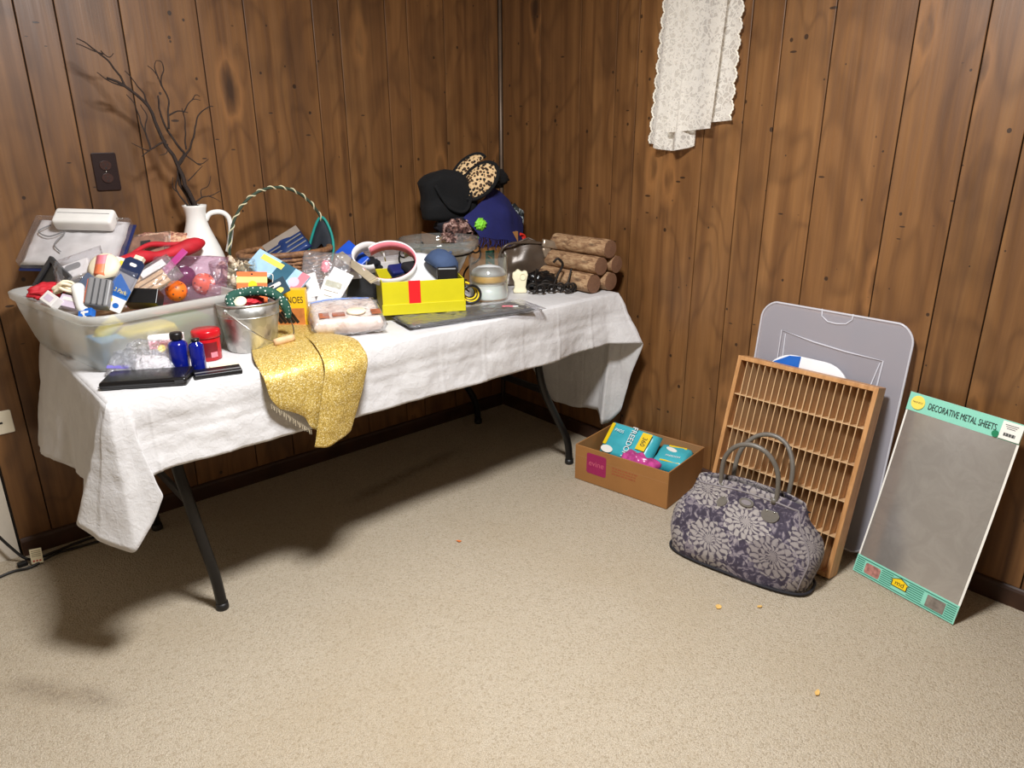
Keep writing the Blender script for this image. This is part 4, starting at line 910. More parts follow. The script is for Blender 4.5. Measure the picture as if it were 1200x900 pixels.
T_ = [([(-1.640, 0, 1.525), (-1.680, 0, 1.60), (-1.725, 0.005, 1.645), (-1.755, 0.005, 1.665)], .003, .0012), ([(-1.690, .003, 1.622), (-1.730, 0, 1.635), (-1.760, .01, 1.650)], .002, .001),
      ([(-1.640, 0, 1.525), (-1.680, -.01, 1.535), (-1.72, -.015, 1.565)], .0028, .001), ([(-1.695, .004, 1.632), (-1.675, .01, 1.615), (-1.655, .01, 1.628)], .0016, .0008),
      ([(-1.578, .005, 1.46), (-1.585, .005, 1.50), (-1.61, .005, 1.54), (-1.635, .01, 1.575)], .0025, .001), ([(-1.54, 0, 1.35), (-1.578, 0, 1.33), (-1.60, -.01, 1.32), (-1.63, -.01, 1.30)], .003, .0012),
      ([(-1.595, -.005, 1.322), (-1.605, 0, 1.37), (-1.61, .005, 1.42), (-1.625, 0, 1.47), (-1.645, 0, 1.50)], .0028, .001), ([(-1.607, 0, 1.38), (-1.59, .01, 1.43), (-1.60, .01, 1.47)], .002, .001),
      ([(-1.60, -.01, 1.318), (-1.625, -.015, 1.325), (-1.66, -.02, 1.345)], .002, .0008), ([(-1.53, .0, 1.39), (-1.522, .0, 1.44), (-1.515, .005, 1.50), (-1.535, .005, 1.56), (-1.56, .01, 1.595)], .0032, .001),
      ([(-1.535, .005, 1.555), (-1.538, .01, 1.59), (-1.53, .01, 1.61)], .002, .0008), ([(-1.515, .005, 1.50), (-1.522, .01, 1.555), (-1.508, .01, 1.585), (-1.512, .01, 1.61), (-1.53, .01, 1.612)], .0022, .0009),
      ([(-1.522, 0, 1.435), (-1.49, -.005, 1.45), (-1.46, -.01, 1.445)], .0026, .001), ([(-1.475, -.008, 1.445), (-1.455, -.01, 1.47), (-1.435, -.01, 1.49), (-1.415, -.01, 1.487)], .002, .0008), ([(-1.44, -.01, 1.486), (-1.425, -.005, 1.505), (-1.41, 0, 1.50)], .0016, .0008),
      ([(-1.505, .02, 1.265), (-1.478, .01, 1.30), (-1.455, .005, 1.34), (-1.435, 0, 1.40), (-1.42, 0, 1.44), (-1.385, 0, 1.465), (-1.365, 0, 1.468)], .0035, .001), ([(-1.475, .01, 1.32), (-1.472, .01, 1.37), (-1.465, .01, 1.42), (-1.47, .01, 1.46)], .0024, .001),
      ([(-1.48, .015, 1.305), (-1.445, .01, 1.27), (-1.43, .01, 1.265)], .0022, .001), ([(-1.445, .01, 1.27), (-1.425, .01, 1.27), (-1.405, .0, 1.285)], .0016, .0008), ([(-1.484, .01, 1.21), (-1.455, .01, 1.235), (-1.43, .0, 1.262)], .002, .0008),
      ([(-1.475, 0, 1.13), (-1.45, 0, 1.15), (-1.42, -.005, 1.155), (-1.385, -.005, 1.17)], .0024, .0009), ([(-1.43, -.005, 1.155), (-1.41, -.01, 1.145), (-1.39, -.01, 1.13)], .0016, .0007), ([(-1.452, 0, 1.15), (-1.445, .005, 1.175), (-1.42, 0, 1.19), (-1.41, 0, 1.225)], .0017, .0007),
      ([(-1.50, .005, 1.12), (-1.52, .01, 1.155), (-1.525, .01, 1.20), (-1.515, .005, 1.255)], .003, .0015), ([(-1.522, .01, 1.17), (-1.535, .012, 1.19), (-1.538, .01, 1.225)], .0018, .0008), ([(-1.535, .0, 1.34), (-1.548, .0, 1.31), (-1.57, -.005, 1.302)], .0018, .0008)]
for pts, a, b_ in T_: twig('twig', pts, a, b_)

# ------------------------------------------------------------------ front left of the table
M_gloss_black = mat('black_leather', rgb(18, 17, 18), 0.25, var=0.15, bump=0.25, bscale=70)
o = thing('black_case', 'flat black leather case lying at the front corner of the table', 'case', T(-1.862, -0.762, CZ) @ RZ(-30))
build(MB().box((0.205, 0.105, 0.022), (0, 0, 0.011)), 'body', M_gloss_black, o, bevel=0.008, seg=4, smooth=True)
build(MB().box((0.206, 0.0012, 0.0022), (0, -0.0525, 0.011)), 'seam', M_dgrey, o); build(MB().box((0.022, 0.004, 0.008), (0.085, -0.0525, 0.012)), 'zip_pull', M_dgrey, o, bevel=0.001)
o = thing('wallet', 'thin black wallet with a grey stripe beside the blue bottles', 'wallet', T(-1.706, -0.815, CZ) @ RZ(-14))
build(MB().box((0.118, 0.058, 0.012), (0, 0, 0.006)), 'body', M_black, o, bevel=0.003, seg=3)
build(MB().box((0.112, 0.008, 0.0008), (0, -0.008, 0.0123)), 'stripe', M_grey, o)
tag(build(MB().box((0.075, 0.05, 0.003), (0, 0, 0.0015)), 'paper_card', M_creamc, None, M=T(-1.668, -0.765, CZ) @ RZ(-16)), 'small cream paper card lying behind the thin black wallet', 'card')
M_cobalt = NT('cobalt_glass'); M_cobalt = M_cobalt.done(M_cobalt.bsdf(rgb(16, 30, 140), 0.06, 0, None, Transmission_Weight=0.35, IOR=1.45, Coat_Weight=0.5))
def bottle(lab, x, y, h, r, cap):
    o = thing('glass_bottle', lab, 'bottle', T(x, y, CZ), 'blue bottles')
    k = 0.70 if cap else 0.80
    build(MB().lathe([(0.0003, 0.0), (r * .93, 0), (r, 0.004), (r, h * k), (r * .88, h * (k + .05)), (r * .5, h * (k + .11)), (r * .46, h * (k + .14)), (0.0003, h * (k + .14))], 28), 'body', M_cobalt, o, True)
    if cap: build(MB().lathe([(0.0003, h * .83), (r * .62, h * .83), (r * .66, h * .85), (r * .66, h * .97), (r * .58, h), (0.0003, h)], 24), 'cap', M_black, o, True)
    else: build(MB().lathe([(0.0003, h * .93), (r * .56, h * .93), (r * .56, h), (0.0003, h)], 20), 'cap', M_black, o, True)
bottle('taller cobalt blue glass bottle with a wide black cap', -1.770, -0.728, 0.108, 0.0245, True)
bottle('shorter slim cobalt blue glass bottle beside the taller one', -1.735, -0.765, 0.092, 0.0185, False)
M_redpl = mat('red_plastic', rgb(186, 22, 32), 0.22, var=0.05)
o = thing('red_tub', 'red plastic tub with a screw lid between the blue bottles and the tin bucket', 'tub', T(-1.672, -0.660, CZ) @ Matrix.Scale(0.82, 4))
build(MB().lathe([(0.0003, 0), (0.040, 0), (0.043, 0.004), (0.0435, 0.075), (0.041, 0.082), (0.0003, 0.082)], 32), 'body', M_redpl, o, True)
build(MB().lathe([(0.0003, 0.080), (0.0455, 0.080), (0.047, 0.083), (0.047, 0.101), (0.044, 0.105), (0.0003, 0.106)], 36), 'lid', M_redpl, o, True)
M_dkred = mat('dark_red_label', rgb(112, 14, 26), 0.4)
P = [[(0.0442 * math.cos(a), 0.0442 * math.sin(a), z) for a in [rad(200 + 8 * k) for k in range(13)]] for z in (0.016, 0.066)]
lb_ = build(MB().grid(P), 'label', M_dkred, o, True)
P = [[(0.0446 * math.cos(a), 0.0446 * math.sin(a), z) for a in [rad(262 + 6 * k) for k in range(6)]] for z in (0.014, 0.032)]
build(MB().grid(P), 'picture', M_pink, lb_, True)
# pink and white carton + clear bag leaning on the bin
o = thing('tea_carton', 'white and pink carton standing against the front of the translucent bin', 'carton', T(-1.775, -0.655, CZ) @ RZ(-22))
build(MB().box((0.088, 0.03, 0.088), (0, 0, 0.044)), 'body', M_offw, o, bevel=0.001)
build(MB().box((0.06, 0.0006, 0.022), (-0.012, -0.0152, 0.066)), 'label', M_pink, o); build(MB().box((0.06, 0.0006, 0.014), (-0.008, -0.0152, 0.044)), 'label', mat('grey_print', rgb(190, 186, 190), 0.5), o)
build(MB().box((0.024, 0.0006, 0.05), (0.031, -0.0152, 0.06)), 'side_text', M_card, o)
build(MB().box((0.05, 0.0006, 0.008), (-0.012, -0.0158, 0.066)), 'print', M_redprint, o)
o = thing('zip_bag', 'clear crinkled zip bag lying in front of the translucent bin', 'zip bag', face((-1.842, -0.672, CZ + 0.042), 236, 44, -4))
build(MB().pillow(0.175, 0.105, 0.035, 0.009, 31, 30, sc=34), 'bag', clear('crinkled_bag', (0.93, 0.93, 0.96), 0.30, (0.90, 0.90, 0.95), 0.12, 1.6, crinkle=1.0, cscale=60), o, True)
build(MB().box((0.055, 0.009, 0.002), (-0.055, -0.036, 0.012)), 'zip_strip', mat('violet_zip', rgb(120, 110, 190), 0.4), o, bevel=0.0006)
build(MB().pillow(0.10, 0.05, 0.014, 0.004, 5, 12), 'white_sachet', M_offw, o, True, M=T(0.03, -0.018, 0.0))
build(MB().lathe([(0.0003, -0.003), (0.010, -0.003), (0.010, 0.003), (0.0003, 0.003)], 16), 'yellow_token', M_yellow, o, M=T(0.045, 0.022, 0.009))

# ------------------------------------------------------------------ tin bucket
M_galv = NT('galvanised_tin'); _c = M_galv.coord(); _v = M_galv.voro(_c, 55, 'F1'); _g = M_galv.n('ShaderNodeSeparateColor', {0: _v.outputs['Color']}).outputs[0]
M_galv = M_galv.done(M_galv.bsdf(M_galv.ramp(_g, [(0.0, rgb(172, 172, 168)), (1, rgb(204, 203, 198))]), M_galv.math('MULTIPLY_ADD', _g, 0.12, 0.34), 0.9))
o = thing('tin_bucket', 'small galvanised tin bucket with a wire handle at the table front', 'bucket', T(-1.533, -0.632, CZ) @ Matrix.Diagonal((1.0, 1.0, 1.14, 1)))
build(MB().shell([(0.068, 0.0), (0.070, 0.003), (0.078, 0.055), (0.0855, 0.090), (0.0858, 0.092), (0.0895, 0.125)], 0.0015, 40), 'body', M_galv, o, True)
build(MB().tube([(0.0895 * math.cos(a), 0.0895 * math.sin(a), 0.125) for a in [2 * math.pi * k / 40 for k in range(40)]], 0.0028, 8, closed=True), 'rim', M_galv, o, True)
build(MB().tube([(0.0862 * math.cos(a), 0.0862 * math.sin(a), 0.093) for a in [2 * math.pi * k / 40 for k in range(40)]], 0.0016, 8, closed=True), 'bead', M_galv, o, True)
a0 = rad(205); a1 = rad(25)
pA = Vector((0.090 * math.cos(a0), 0.090 * math.sin(a0), 0.112)); pB = Vector((0.090 * math.cos(a1), 0.090 * math.sin(a1), 0.112))
mid = Vector((0.055, -0.100, 0.028))
hw_ = catmull([pA, pA.lerp(mid, .5) + Vector((-0.022, -0.028, -0.004)), mid + Vector((-.03, 0.006, 0)), mid + Vector((.03, 0.004, 0.006)), pB.lerp(mid, .4) + Vector((0.036, -0.012, -0.008)), pB], 36)
hb = build(MB().tube(hw_, 0.0018, 8), 'handle', M_metal, o, True)
build(MB().lathe([(0.0003, -0.030), (0.009, -0.030), (0.010, -0.02), (0.010, 0.02), (0.009, 0.030), (0.0003, 0.030)], 16, T(*mid) @ RZ(-3) @ RY(85)), 'grip', M_wood, hb, True)
for p in (pA, pB): build(MB().ball(0.006, p, n=8), 'ear', M_galv, o, True)
M_polka = NT('green_polka'); _c = M_polka.coord(); _v = M_polka.voro(_c, 110, 'F1', 0.2)
M_polka = M_polka.done(M_polka.bsdf(M_polka.mix(M_polka.math('LESS_THAN', _v.outputs['Distance'], 0.26), rgb(26, 74, 60), rgb(220, 226, 214)), 0.8))
o = thing('polka_band', 'dark green polka dot hair band hanging over the bucket rim', 'hair band', T(-1.533, -0.632, CZ) @ Matrix.Diagonal((1.0, 1.0, 1.14, 1)))
pb = catmull([(-0.055, -0.030, 0.112), (-0.050, 0.0, 0.134), (-0.015, 0.012, 0.142), (0.030, -0.005, 0.146), (0.066, -0.022, 0.138), (0.090, -0.034, 0.118), (0.101, -0.040, 0.09), (0.099, -0.042, 0.07)], 34)
build(MB().tube(pb, lerp_list([0.010, 0.014, 0.013, 0.014, 0.014, 0.008], 34), 12), 'band', M_polka, o, True)
tag(build(MB().lathe([(0.0003, -0.004), (0.017, -0.004), (0.019, 0), (0.017, 0.004), (0.0003, 0.004)], 22), 'wooden_disc', M_creamc, None, True, M=face((-1.560, -0.648, CZ + 0.145), 232, 55)), 'cream round disc lying in the tin bucket', 'disc')
tag(build(MB().blob(0.062, (1, 1, 0.7), 0.2, 3, 3), 'dark_cloth', M_blackcl, None, True, M=T(-1.533, -0.632, CZ + 0.068)), 'dark bundled cloth filling the tin bucket', 'cloth')
tag(build(MB().blob(0.03, (1.2, .8, .5), 0.3, 3, 8), 'red_ribbon', M_red, None, True, M=T(-1.515, -0.612, CZ + 0.134)), 'small red ribbon bundle inside the tin bucket', 'ribbon')
o = thing('earring_card', 'orange hang card with a yellow dot standing in the tin bucket', 'card', face((-1.490, -0.572, CZ + 0.162), 236, 18, -2))
build(MB().box((0.088, 0.100, 0.0016)), 'card', mat('orange_card', rgb(240, 118, 62), 0.5, var=0.05), o, bevel=0.0004)
build(MB().box((0.0885, 0.018, 0.0006), (0, 0.026, 0.001)), 'band', mat('lime_band', rgb(206, 218, 130), 0.5), o)
build(MB().prism(circ(0.013, 22, 0.002, 0.010), 0.001, 0.0022), 'yellow_dot', M_brightyel, o)
build(MB().prism(circ(0.0028, 10, 0.0, 0.043), 0.0008, 0.0012), 'hang_hole', M_darkslot, o)
build(MB().prism([(0.004, -0.008), (0.018, -0.046), (0.010, -0.046), (0.003, -0.026), (-0.004, -0.046), (-0.012, -0.046)], 0.001, 0.0035), 'tweezers', M_grey, o)

# ------------------------------------------------------------------ jar of shells, basket and what is in it
M_glass = clear('clear_glass', (0.97, 0.98, 0.97), 0.03, (0.9, 0.95, 0.92), 0.02, 1.0)
M_shell = NT('sea_shell'); _c = M_shell.coord(); _n = M_shell.noise(_c, 70, 3, 0.6, 0.5)
M_shell = M_shell.done(M_shell.bsdf(M_shell.ramp(_n, [(0.3, rgb(150, 112, 80)), (0.5, rgb(218, 200, 170)), (0.7, rgb(240, 230, 210))]), 0.4))
JX, JY = -1.455, -0.345
o = thing('shell_jar', 'wide clear glass jar filled with pale sea shells', 'jar', T(JX, JY, CZ))
build(MB().shell([(0.072, 0), (0.079, 0.006), (0.080, 0.16), (0.074, 0.175), (0.070, 0.182), (0.072, 0.212)], 0.003, 36), 'glass', M_glass, o, True)
for k in range(3): build(MB().tube([(0.0735 * math.cos(a), 0.0735 * math.sin(a), 0.188 + k * 0.007) for a in [2 * math.pi * q / 32 for q in range(32)]], 0.0018, 6, closed=True), 'neck_thread', M_glass, o, True)
def shell_mesh(seed):
    b = MB(); P = []
    for i in range(9):
        u = i / 8; row = []
        for j in range(13):
            a = rad(-62 + 124 * j / 12); rr_ = u * (0.026 + 0.0020 * math.cos(j * math.pi)); dome = 0.010 * math.sin(math.pi * min(1, u * .9 + .08)) * math.cos(a * .8)
            row.append((rr_ * math.sin(a), rr_ * math.cos(a), dome + 0.0009 * math.cos(j * math.pi) * u))
        P.append(row)
    b.grid(P); return b
sm0 = None
for k in range(84):
    zz = 0.014 + 0.20 * (k / 84); a = k * 2.399; rr_ = 0.060 if k % 4 else 0.028
    if zz > 0.165: rr_ *= .72
    M_ = T(JX + rr_ * math.cos(a), JY + rr_ * math.sin(a), CZ + zz) @ Euler((random.uniform(0, 6.3), random.uniform(0, 6.3), random.uniform(0, 6.3))).to_matrix().to_4x4()
    if sm0 is None:
        q = sm0 = build(shell_mesh(1), 'scallop', M_shell, None, True, solid=0.0014)
        tag(q, 'pale ribbed sea shell inside the wide glass jar', 'sea shell', 'shells in the glass jar')
    else:
        q = sm0.copy(); COL.objects.link(q)
    q.matrix_world = M_
# basket
M_wick = NT('brown_wicker'); _c = M_wick.coord(); _n = M_wick.noise(_c, 60, 3)
M_wick = M_wick.done(M_wick.bsdf(M_wick.ramp(_n, [(0.3, rgb(96, 62, 40)), (0.7, rgb(160, 116, 78))]), 0.6))
M_cordgreen = mat('green_cord', rgb(52, 66, 50), 0.8, var=0.2); M_cordcream = mat('cream_cord', rgb(214, 206, 170), 0.7, var=0.1)
BX, BY = -1.215, -0.225
o = thing('wicker_basket', 'brown wicker basket with a tall twisted green and cream handle', 'basket', T(BX, BY, CZ))
brx, bry, bhh = 0.165, 0.105, 0.195
nw = 44
def ringp(f, ph, amp, n=nw): 
    return [((brx * (0.82 + .18 * f) + amp * math.cos(math.pi * k + ph)) * math.cos(2 * math.pi * k / n), (bry * (0.82 + .18 * f) + amp * math.cos(math.pi * k + ph)) * math.sin(2 * math.pi * k / n), 0.006 + bhh * f) for k in range(n)]
for r_ in range(15): build(MB().tube(ringp(r_ / 15, math.pi * (r_ % 2), 0.003), 0.0066, 6, closed=True), 'weave_strand', M_wick, o, True)
for k in range(0, nw, 2):
    c_, s__ = math.cos(2 * math.pi * k / nw), math.sin(2 * math.pi * k / nw)
    build(MB().tube([(brx * .82 * c_, bry * .82 * s__, 0.004), (brx * c_, bry * s__, bhh + 0.008)], 0.004, 6), 'stake', M_wick, o, True)
build(MB().tube(ringp(1.03, 0, 0), 0.0105, 10, closed=True), 'rim', M_wick, o, True)
build(MB().lathe([(0.0003, 0), (0.13, 0), (0.13, 0.008), (0.0003, 0.008)], 36, sx=1.02, sy=0.63), 'base', M_wick, o)
hcs = [Vector((0.188 * math.cos(t_) * (1 if t_ < math.pi / 2 else 1), 0.0, 0.17 + 0.255 * math.sin(t_) ** 0.85)) for t_ in [math.pi * k / 80 for k in range(81)]]
hcs = [p + Vector((-0.006, 0.02, 0)) for p in hcs]
hp = build(MB().tube(hcs, 0.0048, 8), 'handle', M_cordgreen, o, True)
for ph in (0,):
    pts = []
    for k, p in enumerate(hcs):
        tn = (hcs[min(k + 1, 80)] - hcs[max(k - 1, 0)]).normalized(); u = Vector((0, 1, 0)); w = tn.cross(u); a = k * 1.15 + ph
        pts.append(p + (u * math.cos(a) + w * math.sin(a)) * 0.0056)
    pts = catmull(pts, 400)
    build(MB().tube(pts, 0.0024, 6), 'winding', M_cordcream, hp, True)
# things in the basket
M_bluepk = mat('blue_cellophane', rgb(34, 54, 100), 0.25, var=0.35, vscale=14)
o = thing('stocking_packet', 'blue cellophane packet with a grey flap slanting out of the basket', 'packet', face((-1.205, -0.225, 0.962), 228, 40, 38))
build(MB().pillow(0.145, 0.095, 0.03, 0.004, 5, 16, p=0.25, base=0.4), 'packet', M_bluepk, o, True)
build(MB().box((0.14, 0.030, 0.003), (0, 0.040, 0.013)), 'flap', mat('taupe_card', rgb(140, 128, 116), 0.5, var=0.1), o, bevel=0.0008)
for k in range(3): build(MB().box((0.13, 0.005, 0.001), (0, 0.012 - k * 0.018, 0.0165)), 'stripe', M_grey, o)
M_tealtrim = mat('teal_trim', rgb(20, 140, 130), 0.6); M_darkfab = mat('charcoal_lining', rgb(34, 38, 46), 0.8, var=0.2)
o = thing('trimmed_pouch', 'black fabric pouch with teal trim standing open in the basket', 'pouch', face((-1.068, -0.215, 0.985), 222, 12, 0))
tri = [(-0.055, -0.075), (-0.040, -0.01), (-0.018, 0.052), (0.0, 0.074), (0.020, 0.058), (0.040, 0.01), (0.046, -0.04), (0.036, -0.085)]
tp = catmull([Vector((x, y, 0)) for x, y in tri], 30)
b = MB(); P = []
for i, p in enumerate(tp):
    c_ = Vector((0, -0.02, -0.05)); P.append([p.lerp(c_, f) + Vector((0, 0, -0.02 * math.sin(math.pi * f))) for f in (0, .25, .5, .75, 1)])
b.grid(P); build(b, 'body', M_darkfab, o, True, solid=0.002)
build(MB().grid([[p.lerp(Vector((0, -0.02, 0)), f) for f in (0, .5, 1)] for p in tp]), 'front_panel', M_darkfab, o, True, solid=0.002, M=T(0, 0, -0.003))
build(MB().tube(tp, 0.005, 8), 'trim', M_tealtrim, o, True)
tag(build(MB().blob(0.09, (1.45, 0.85, 0.75), 0.22, 3, 6), 'folded_scarf', M_darkfab, None, True, M=T(BX, BY, CZ + 0.105)), 'charcoal scarf filling the wicker basket', 'scarf')
# cards between basket and bucket
o = thing('blue_brochure', 'light blue leaflet with a yellow banner slanting over the box of dominoes', 'leaflet', face((-1.330, -0.405, 0.918), 232, 42, -33))
build(MB().box((0.205, 0.075, 0.010)), 'body', mat('pale_blue_print', rgb(168, 204, 232), 0.35, var=0.15, vscale=18), o, bevel=0.001)
build(MB().box((0.085, 0.020, 0.001), (-0.035, 0.018, 0.0056)), 'banner', M_ylw, o); build(MB().box((0.055, 0.0745, 0.0008), (0.018, 0, 0.0054)), 'teal_panel', mat('slate_teal', rgb(50, 96, 116), 0.4), o)
build(MB().prism(circ(0.018, 20, 0.070, -0.008), 0.005, 0.0062), 'picture', M_lilac, o); build(MB().box((0.03, 0.075, 0.0008), (0.087, 0, 0.0054)), 'pink_panel', M_pink, o)
o = thing('domino_box', 'yellow box of dominoes standing behind the tin bucket', 'box', T(-1.350, -0.500, CZ) @ RZ(-36))
build(MB().box((0.118, 0.036, 0.130), (0, 0, 0.065)), 'body', mat('box_yellow', rgb(232, 186, 30), 0.4, var=0.05), o, bevel=0.001)
build(MB().box((0.104, 0.0008, 0.056), (0, -0.0182, 0.042)), 'picture', mat('amber_picture', rgb(190, 116, 60), 0.4, var=0.3, vscale=30), o)
for k in range(5): build(MB().box((0.010, 0.0012, 0.046), (0, 0, 0), T(-0.034 + k * 0.013, -0.0188, 0.042) @ RY(-32)), 'domino_picture', M_black, o)
text('box_text', 'DOMINOES', 0.030, M_ink, o, T(0, -0.0186, 0.096) @ RX(90), sx=0.66)
o = thing('tool_tag', 'dark teal tag card with a looped white string by the orange hang card', 'tag', face((-1.398, -0.530, 0.888), 232, 25, 28))
build(MB().box((0.075, 0.052, 0.0025)), 'card', mat('dark_teal_card', rgb(28, 58, 74), 0.45), o, bevel=0.0006)
build(MB().prism(rrect(0.048, 0.012, 0.006, 5, -0.002, 0.010), 0.001, 0.0022), 'slot_outline', M_offw, o); build(MB().prism(rrect(0.022, 0.006, 0.003, 5, -0.012, 0.010), 0.002, 0.0028), 'slot', M_ink, o)
build(MB().prism(circ(0.011, 16, 0.008, -0.010, 1.2, .8), 0.001, 0.0022), 'emblem', M_ylw, o)
build(MB().tube(catmull([(0.0, 0.022, 0.003), (0.012, 0.045, 0.006), (-0.02, 0.055, 0.006), (-0.05, 0.030, 0.004), (-0.035, 0.018, 0.003)], 24), 0.0012, 6), 'string', M_card, o, True)

# ------------------------------------------------------------------ gold cloth over the table edge
M_gold = NT('gold_glitter_mesh'); _c = M_gold.coord(); _v = M_gold.voro(_c, 420, 'F1'); _s = M_gold.n('ShaderNodeSeparateColor', {0: _v.outputs['Color']})
_n = M_gold.noise(_c, 16, 3)
_col = M_gold.ramp(_s.outputs[0], [(0.0, rgb(160, 130, 56)), (0.55, rgb(208, 176, 88)), (0.85, rgb(236, 210, 130)), (1.0, rgb(255, 246, 205))])
_col = M_gold.mix(M_gold.math('MULTIPLY', _n, 0.35), _col, rgb(176, 146, 66))
_nm = M_gold.n('ShaderNodeBump', {'Height': _s.outputs[1], 'Strength': 0.5, 'Distance': 0.002}).outputs[0]
M_gold = M_gold.done(M_gold.bsdf(_col, 0.45, 0.3, _nm))
def surf(ctrl, nu, nv):
    """smooth surface through a grid of control points"""
    cols = [catmull(r, nv) for r in ctrl]
    return [catmull([c[j] for c in cols], nu) for j in range(nv)]
o = thing('gold_cloth', 'glittering gold mesh cloth draped over the front edge of the table', 'cloth', I4)
ze = CZ + 0.004
def drape(ctrl, nm, nu=44, nv=50, amp=0.004, seed=0):
    S = surf(ctrl, nu, nv)
    for j, r in enumerate(S):
        for i, p in enumerate(r):
            d = noise.noise(p * 16 + Vector((seed, 0, 0))) * amp
            if p.y < -0.868: p.y -= abs(d) * 1.2
            else: p.z += abs(d)
    return build(MB().grid(S), nm, M_gold, o, True, solid=0.0015)
# lower layer: spread on the table, hanging in the middle (rows run from back to hem)
drape([[(-1.50, -0.52, ze + .002), (-1.55, -0.66, ze + .004), (-1.60, -0.80, ze + .008), (-1.615, -0.885, 0.733), (-1.607, -0.899, 0.675), (-1.585, -0.898, 0.640)],
       [(-1.44, -0.46, ze + .006), (-1.485, -0.64, ze + .010), (-1.53, -0.80, ze + .014), (-1.545, -0.892, 0.738), (-1.548, -0.910, 0.66), (-1.525, -0.908, 0.605)],
       [(-1.38, -0.42, ze + .008), (-1.42, -0.62, ze + .016), (-1.455, -0.80, ze + .018), (-1.475, -0.895, 0.742), (-1.490, -0.917, 0.65), (-1.505, -0.914, 0.565)],
       [(-1.33, -0.42, ze + .008), (-1.355, -0.62, ze + .014), (-1.385, -0.80, ze + .018), (-1.405, -0.895, 0.742), (-1.43, -0.913, 0.65), (-1.45, -0.910, 0.54)],
       [(-1.29, -0.46, ze + .003), (-1.30, -0.64, ze + .008), (-1.315, -0.80, ze + .010), (-1.325, -0.888, 0.735), (-1.345, -0.900, 0.65), (-1.375, -0.900, 0.545)]], 'lower_layer')
# folded-over layer hanging in front
drape([[(-1.40, -0.70, ze + .020), (-1.435, -0.84, ze + .024), (-1.455, -0.925, 0.735), (-1.478, -0.936, 0.66), (-1.492, -0.936, 0.60), (-1.512, -0.932, 0.515)],
       [(-1.355, -0.72, ze + .020), (-1.385, -0.85, ze + .024), (-1.405, -0.930, 0.735), (-1.43, -0.944, 0.66), (-1.45, -0.944, 0.60), (-1.478, -0.940, 0.508)],
       [(-1.32, -0.74, ze + .018), (-1.342, -0.85, ze + .024), (-1.358, -0.927, 0.732), (-1.382, -0.938, 0.66), (-1.405, -0.938, 0.60), (-1.428, -0.934, 0.518)],
       [(-1.29, -0.74, ze + .008), (-1.305, -0.85, ze + .016), (-1.316, -0.918, 0.727), (-1.34, -0.926, 0.66), (-1.362, -0.926, 0.60), (-1.392, -0.922, 0.528)]], 'folded_layer', seed=5)
b = MB()
for k in range(26):
    f = k / 25; p = Vector((-1.607, -0.900, 0.660)).lerp(Vector((-1.508, -0.914, 0.560)), f)
    b.tube([p, p + Vector((0.002 * math.sin(k * 2), -0.001, -0.014 - 0.004 * math.sin(k * 3)))], 0.0006, 4)
fr_ = build(b, 'fringe', mat('pale_fringe', rgb(214, 200, 170), 0.7), o); fr_['kind'] = 'stuff'

# ------------------------------------------------------------------ middle of the table
tagm = T(-1.322, -0.455, CZ + 0.030) @ RZ(-20)
o = thing('egg_ornament', 'flat white oval ornament with a green dot behind the gold cloth', 'ornament', tagm)
build(MB().prism(circ(0.055, 30, 0, 0, 1, 0.72), 0, 0.006), 'disc', M_glosswhite, o, bevel=0.002)
build(MB().prism(circ(0.011, 16, -0.012, 0.006, 1, 0.7), 0.006, 0.0066), 'green_dot', M_greendot, o)
build(MB().tube(catmull([(0.018, 0.01, 0.007), (0.03, -0.002, 0.007), (0.022, -0.012, 0.007)], 10), 0.001, 5), 'stroke', M_ink, o)
# printed bag of tea lights
M_candlep = NT('candle_print'); _c = M_candlep.coord(); _n = M_candlep.noise(_c, 22, 3, 0.6, 0.8)
M_candlep = M_candlep.done(M_candlep.bsdf(M_candlep.ramp(_n, [(0.3, rgb(196, 166, 146)), (0.5, rgb(226, 206, 190)), (0.7, rgb(238, 226, 214))]), 0.35))
o = thing('tea_light_bag', 'clear bag of pale tea light candles with brown pictures at the table front', 'bag', T(-1.225, -0.640, CZ + 0.046) @ RZ(-22) @ RX(7))
build(MB().pillow(0.215, 0.20, 0.058, 0.004, 14, 22, p=0.25, base=0.45), 'contents', M_candlep, o, True)
build(MB().pillow(0.235, 0.215, 0.066, 0.006, 15, 24, p=0.25, base=0.45, sc=22), 'wrapper', M_bagp, o, True)
M_brpic = mat('brown_picture', rgb(160, 92, 62), 0.5, var=0.35, vscale=40)
for x, w, h, m in ((-0.072, 0.030, 0.042, M_brpic), (-0.028, 0.038, 0.030, M_brpic), (0.088, 0.030, 0.040, M_brpic)):
    build(MB().box((w, h, 0.002), (x, -0.062, 0.030)), 'picture', m, o, M=RX(-0))
cd = build(MB().lathe([(0.0003, 0), (0.028, 0), (0.030, 0.003), (0.028, 0.006), (0.0003, 0.006)], 28), 'tea_light', M_creamc, o, True, M=T(0.028, -0.052, 0.030))
build(MB().tube(catmull([(-0.10, 0.075, 0.024), (-0.04, 0.085, 0.030), (0.03, 0.078, 0.030), (0.09, 0.085, 0.024)], 20), 0.0025, 6), 'blue_seal', mat('blue_seal', rgb(110, 140, 206), 0.4), o, True)
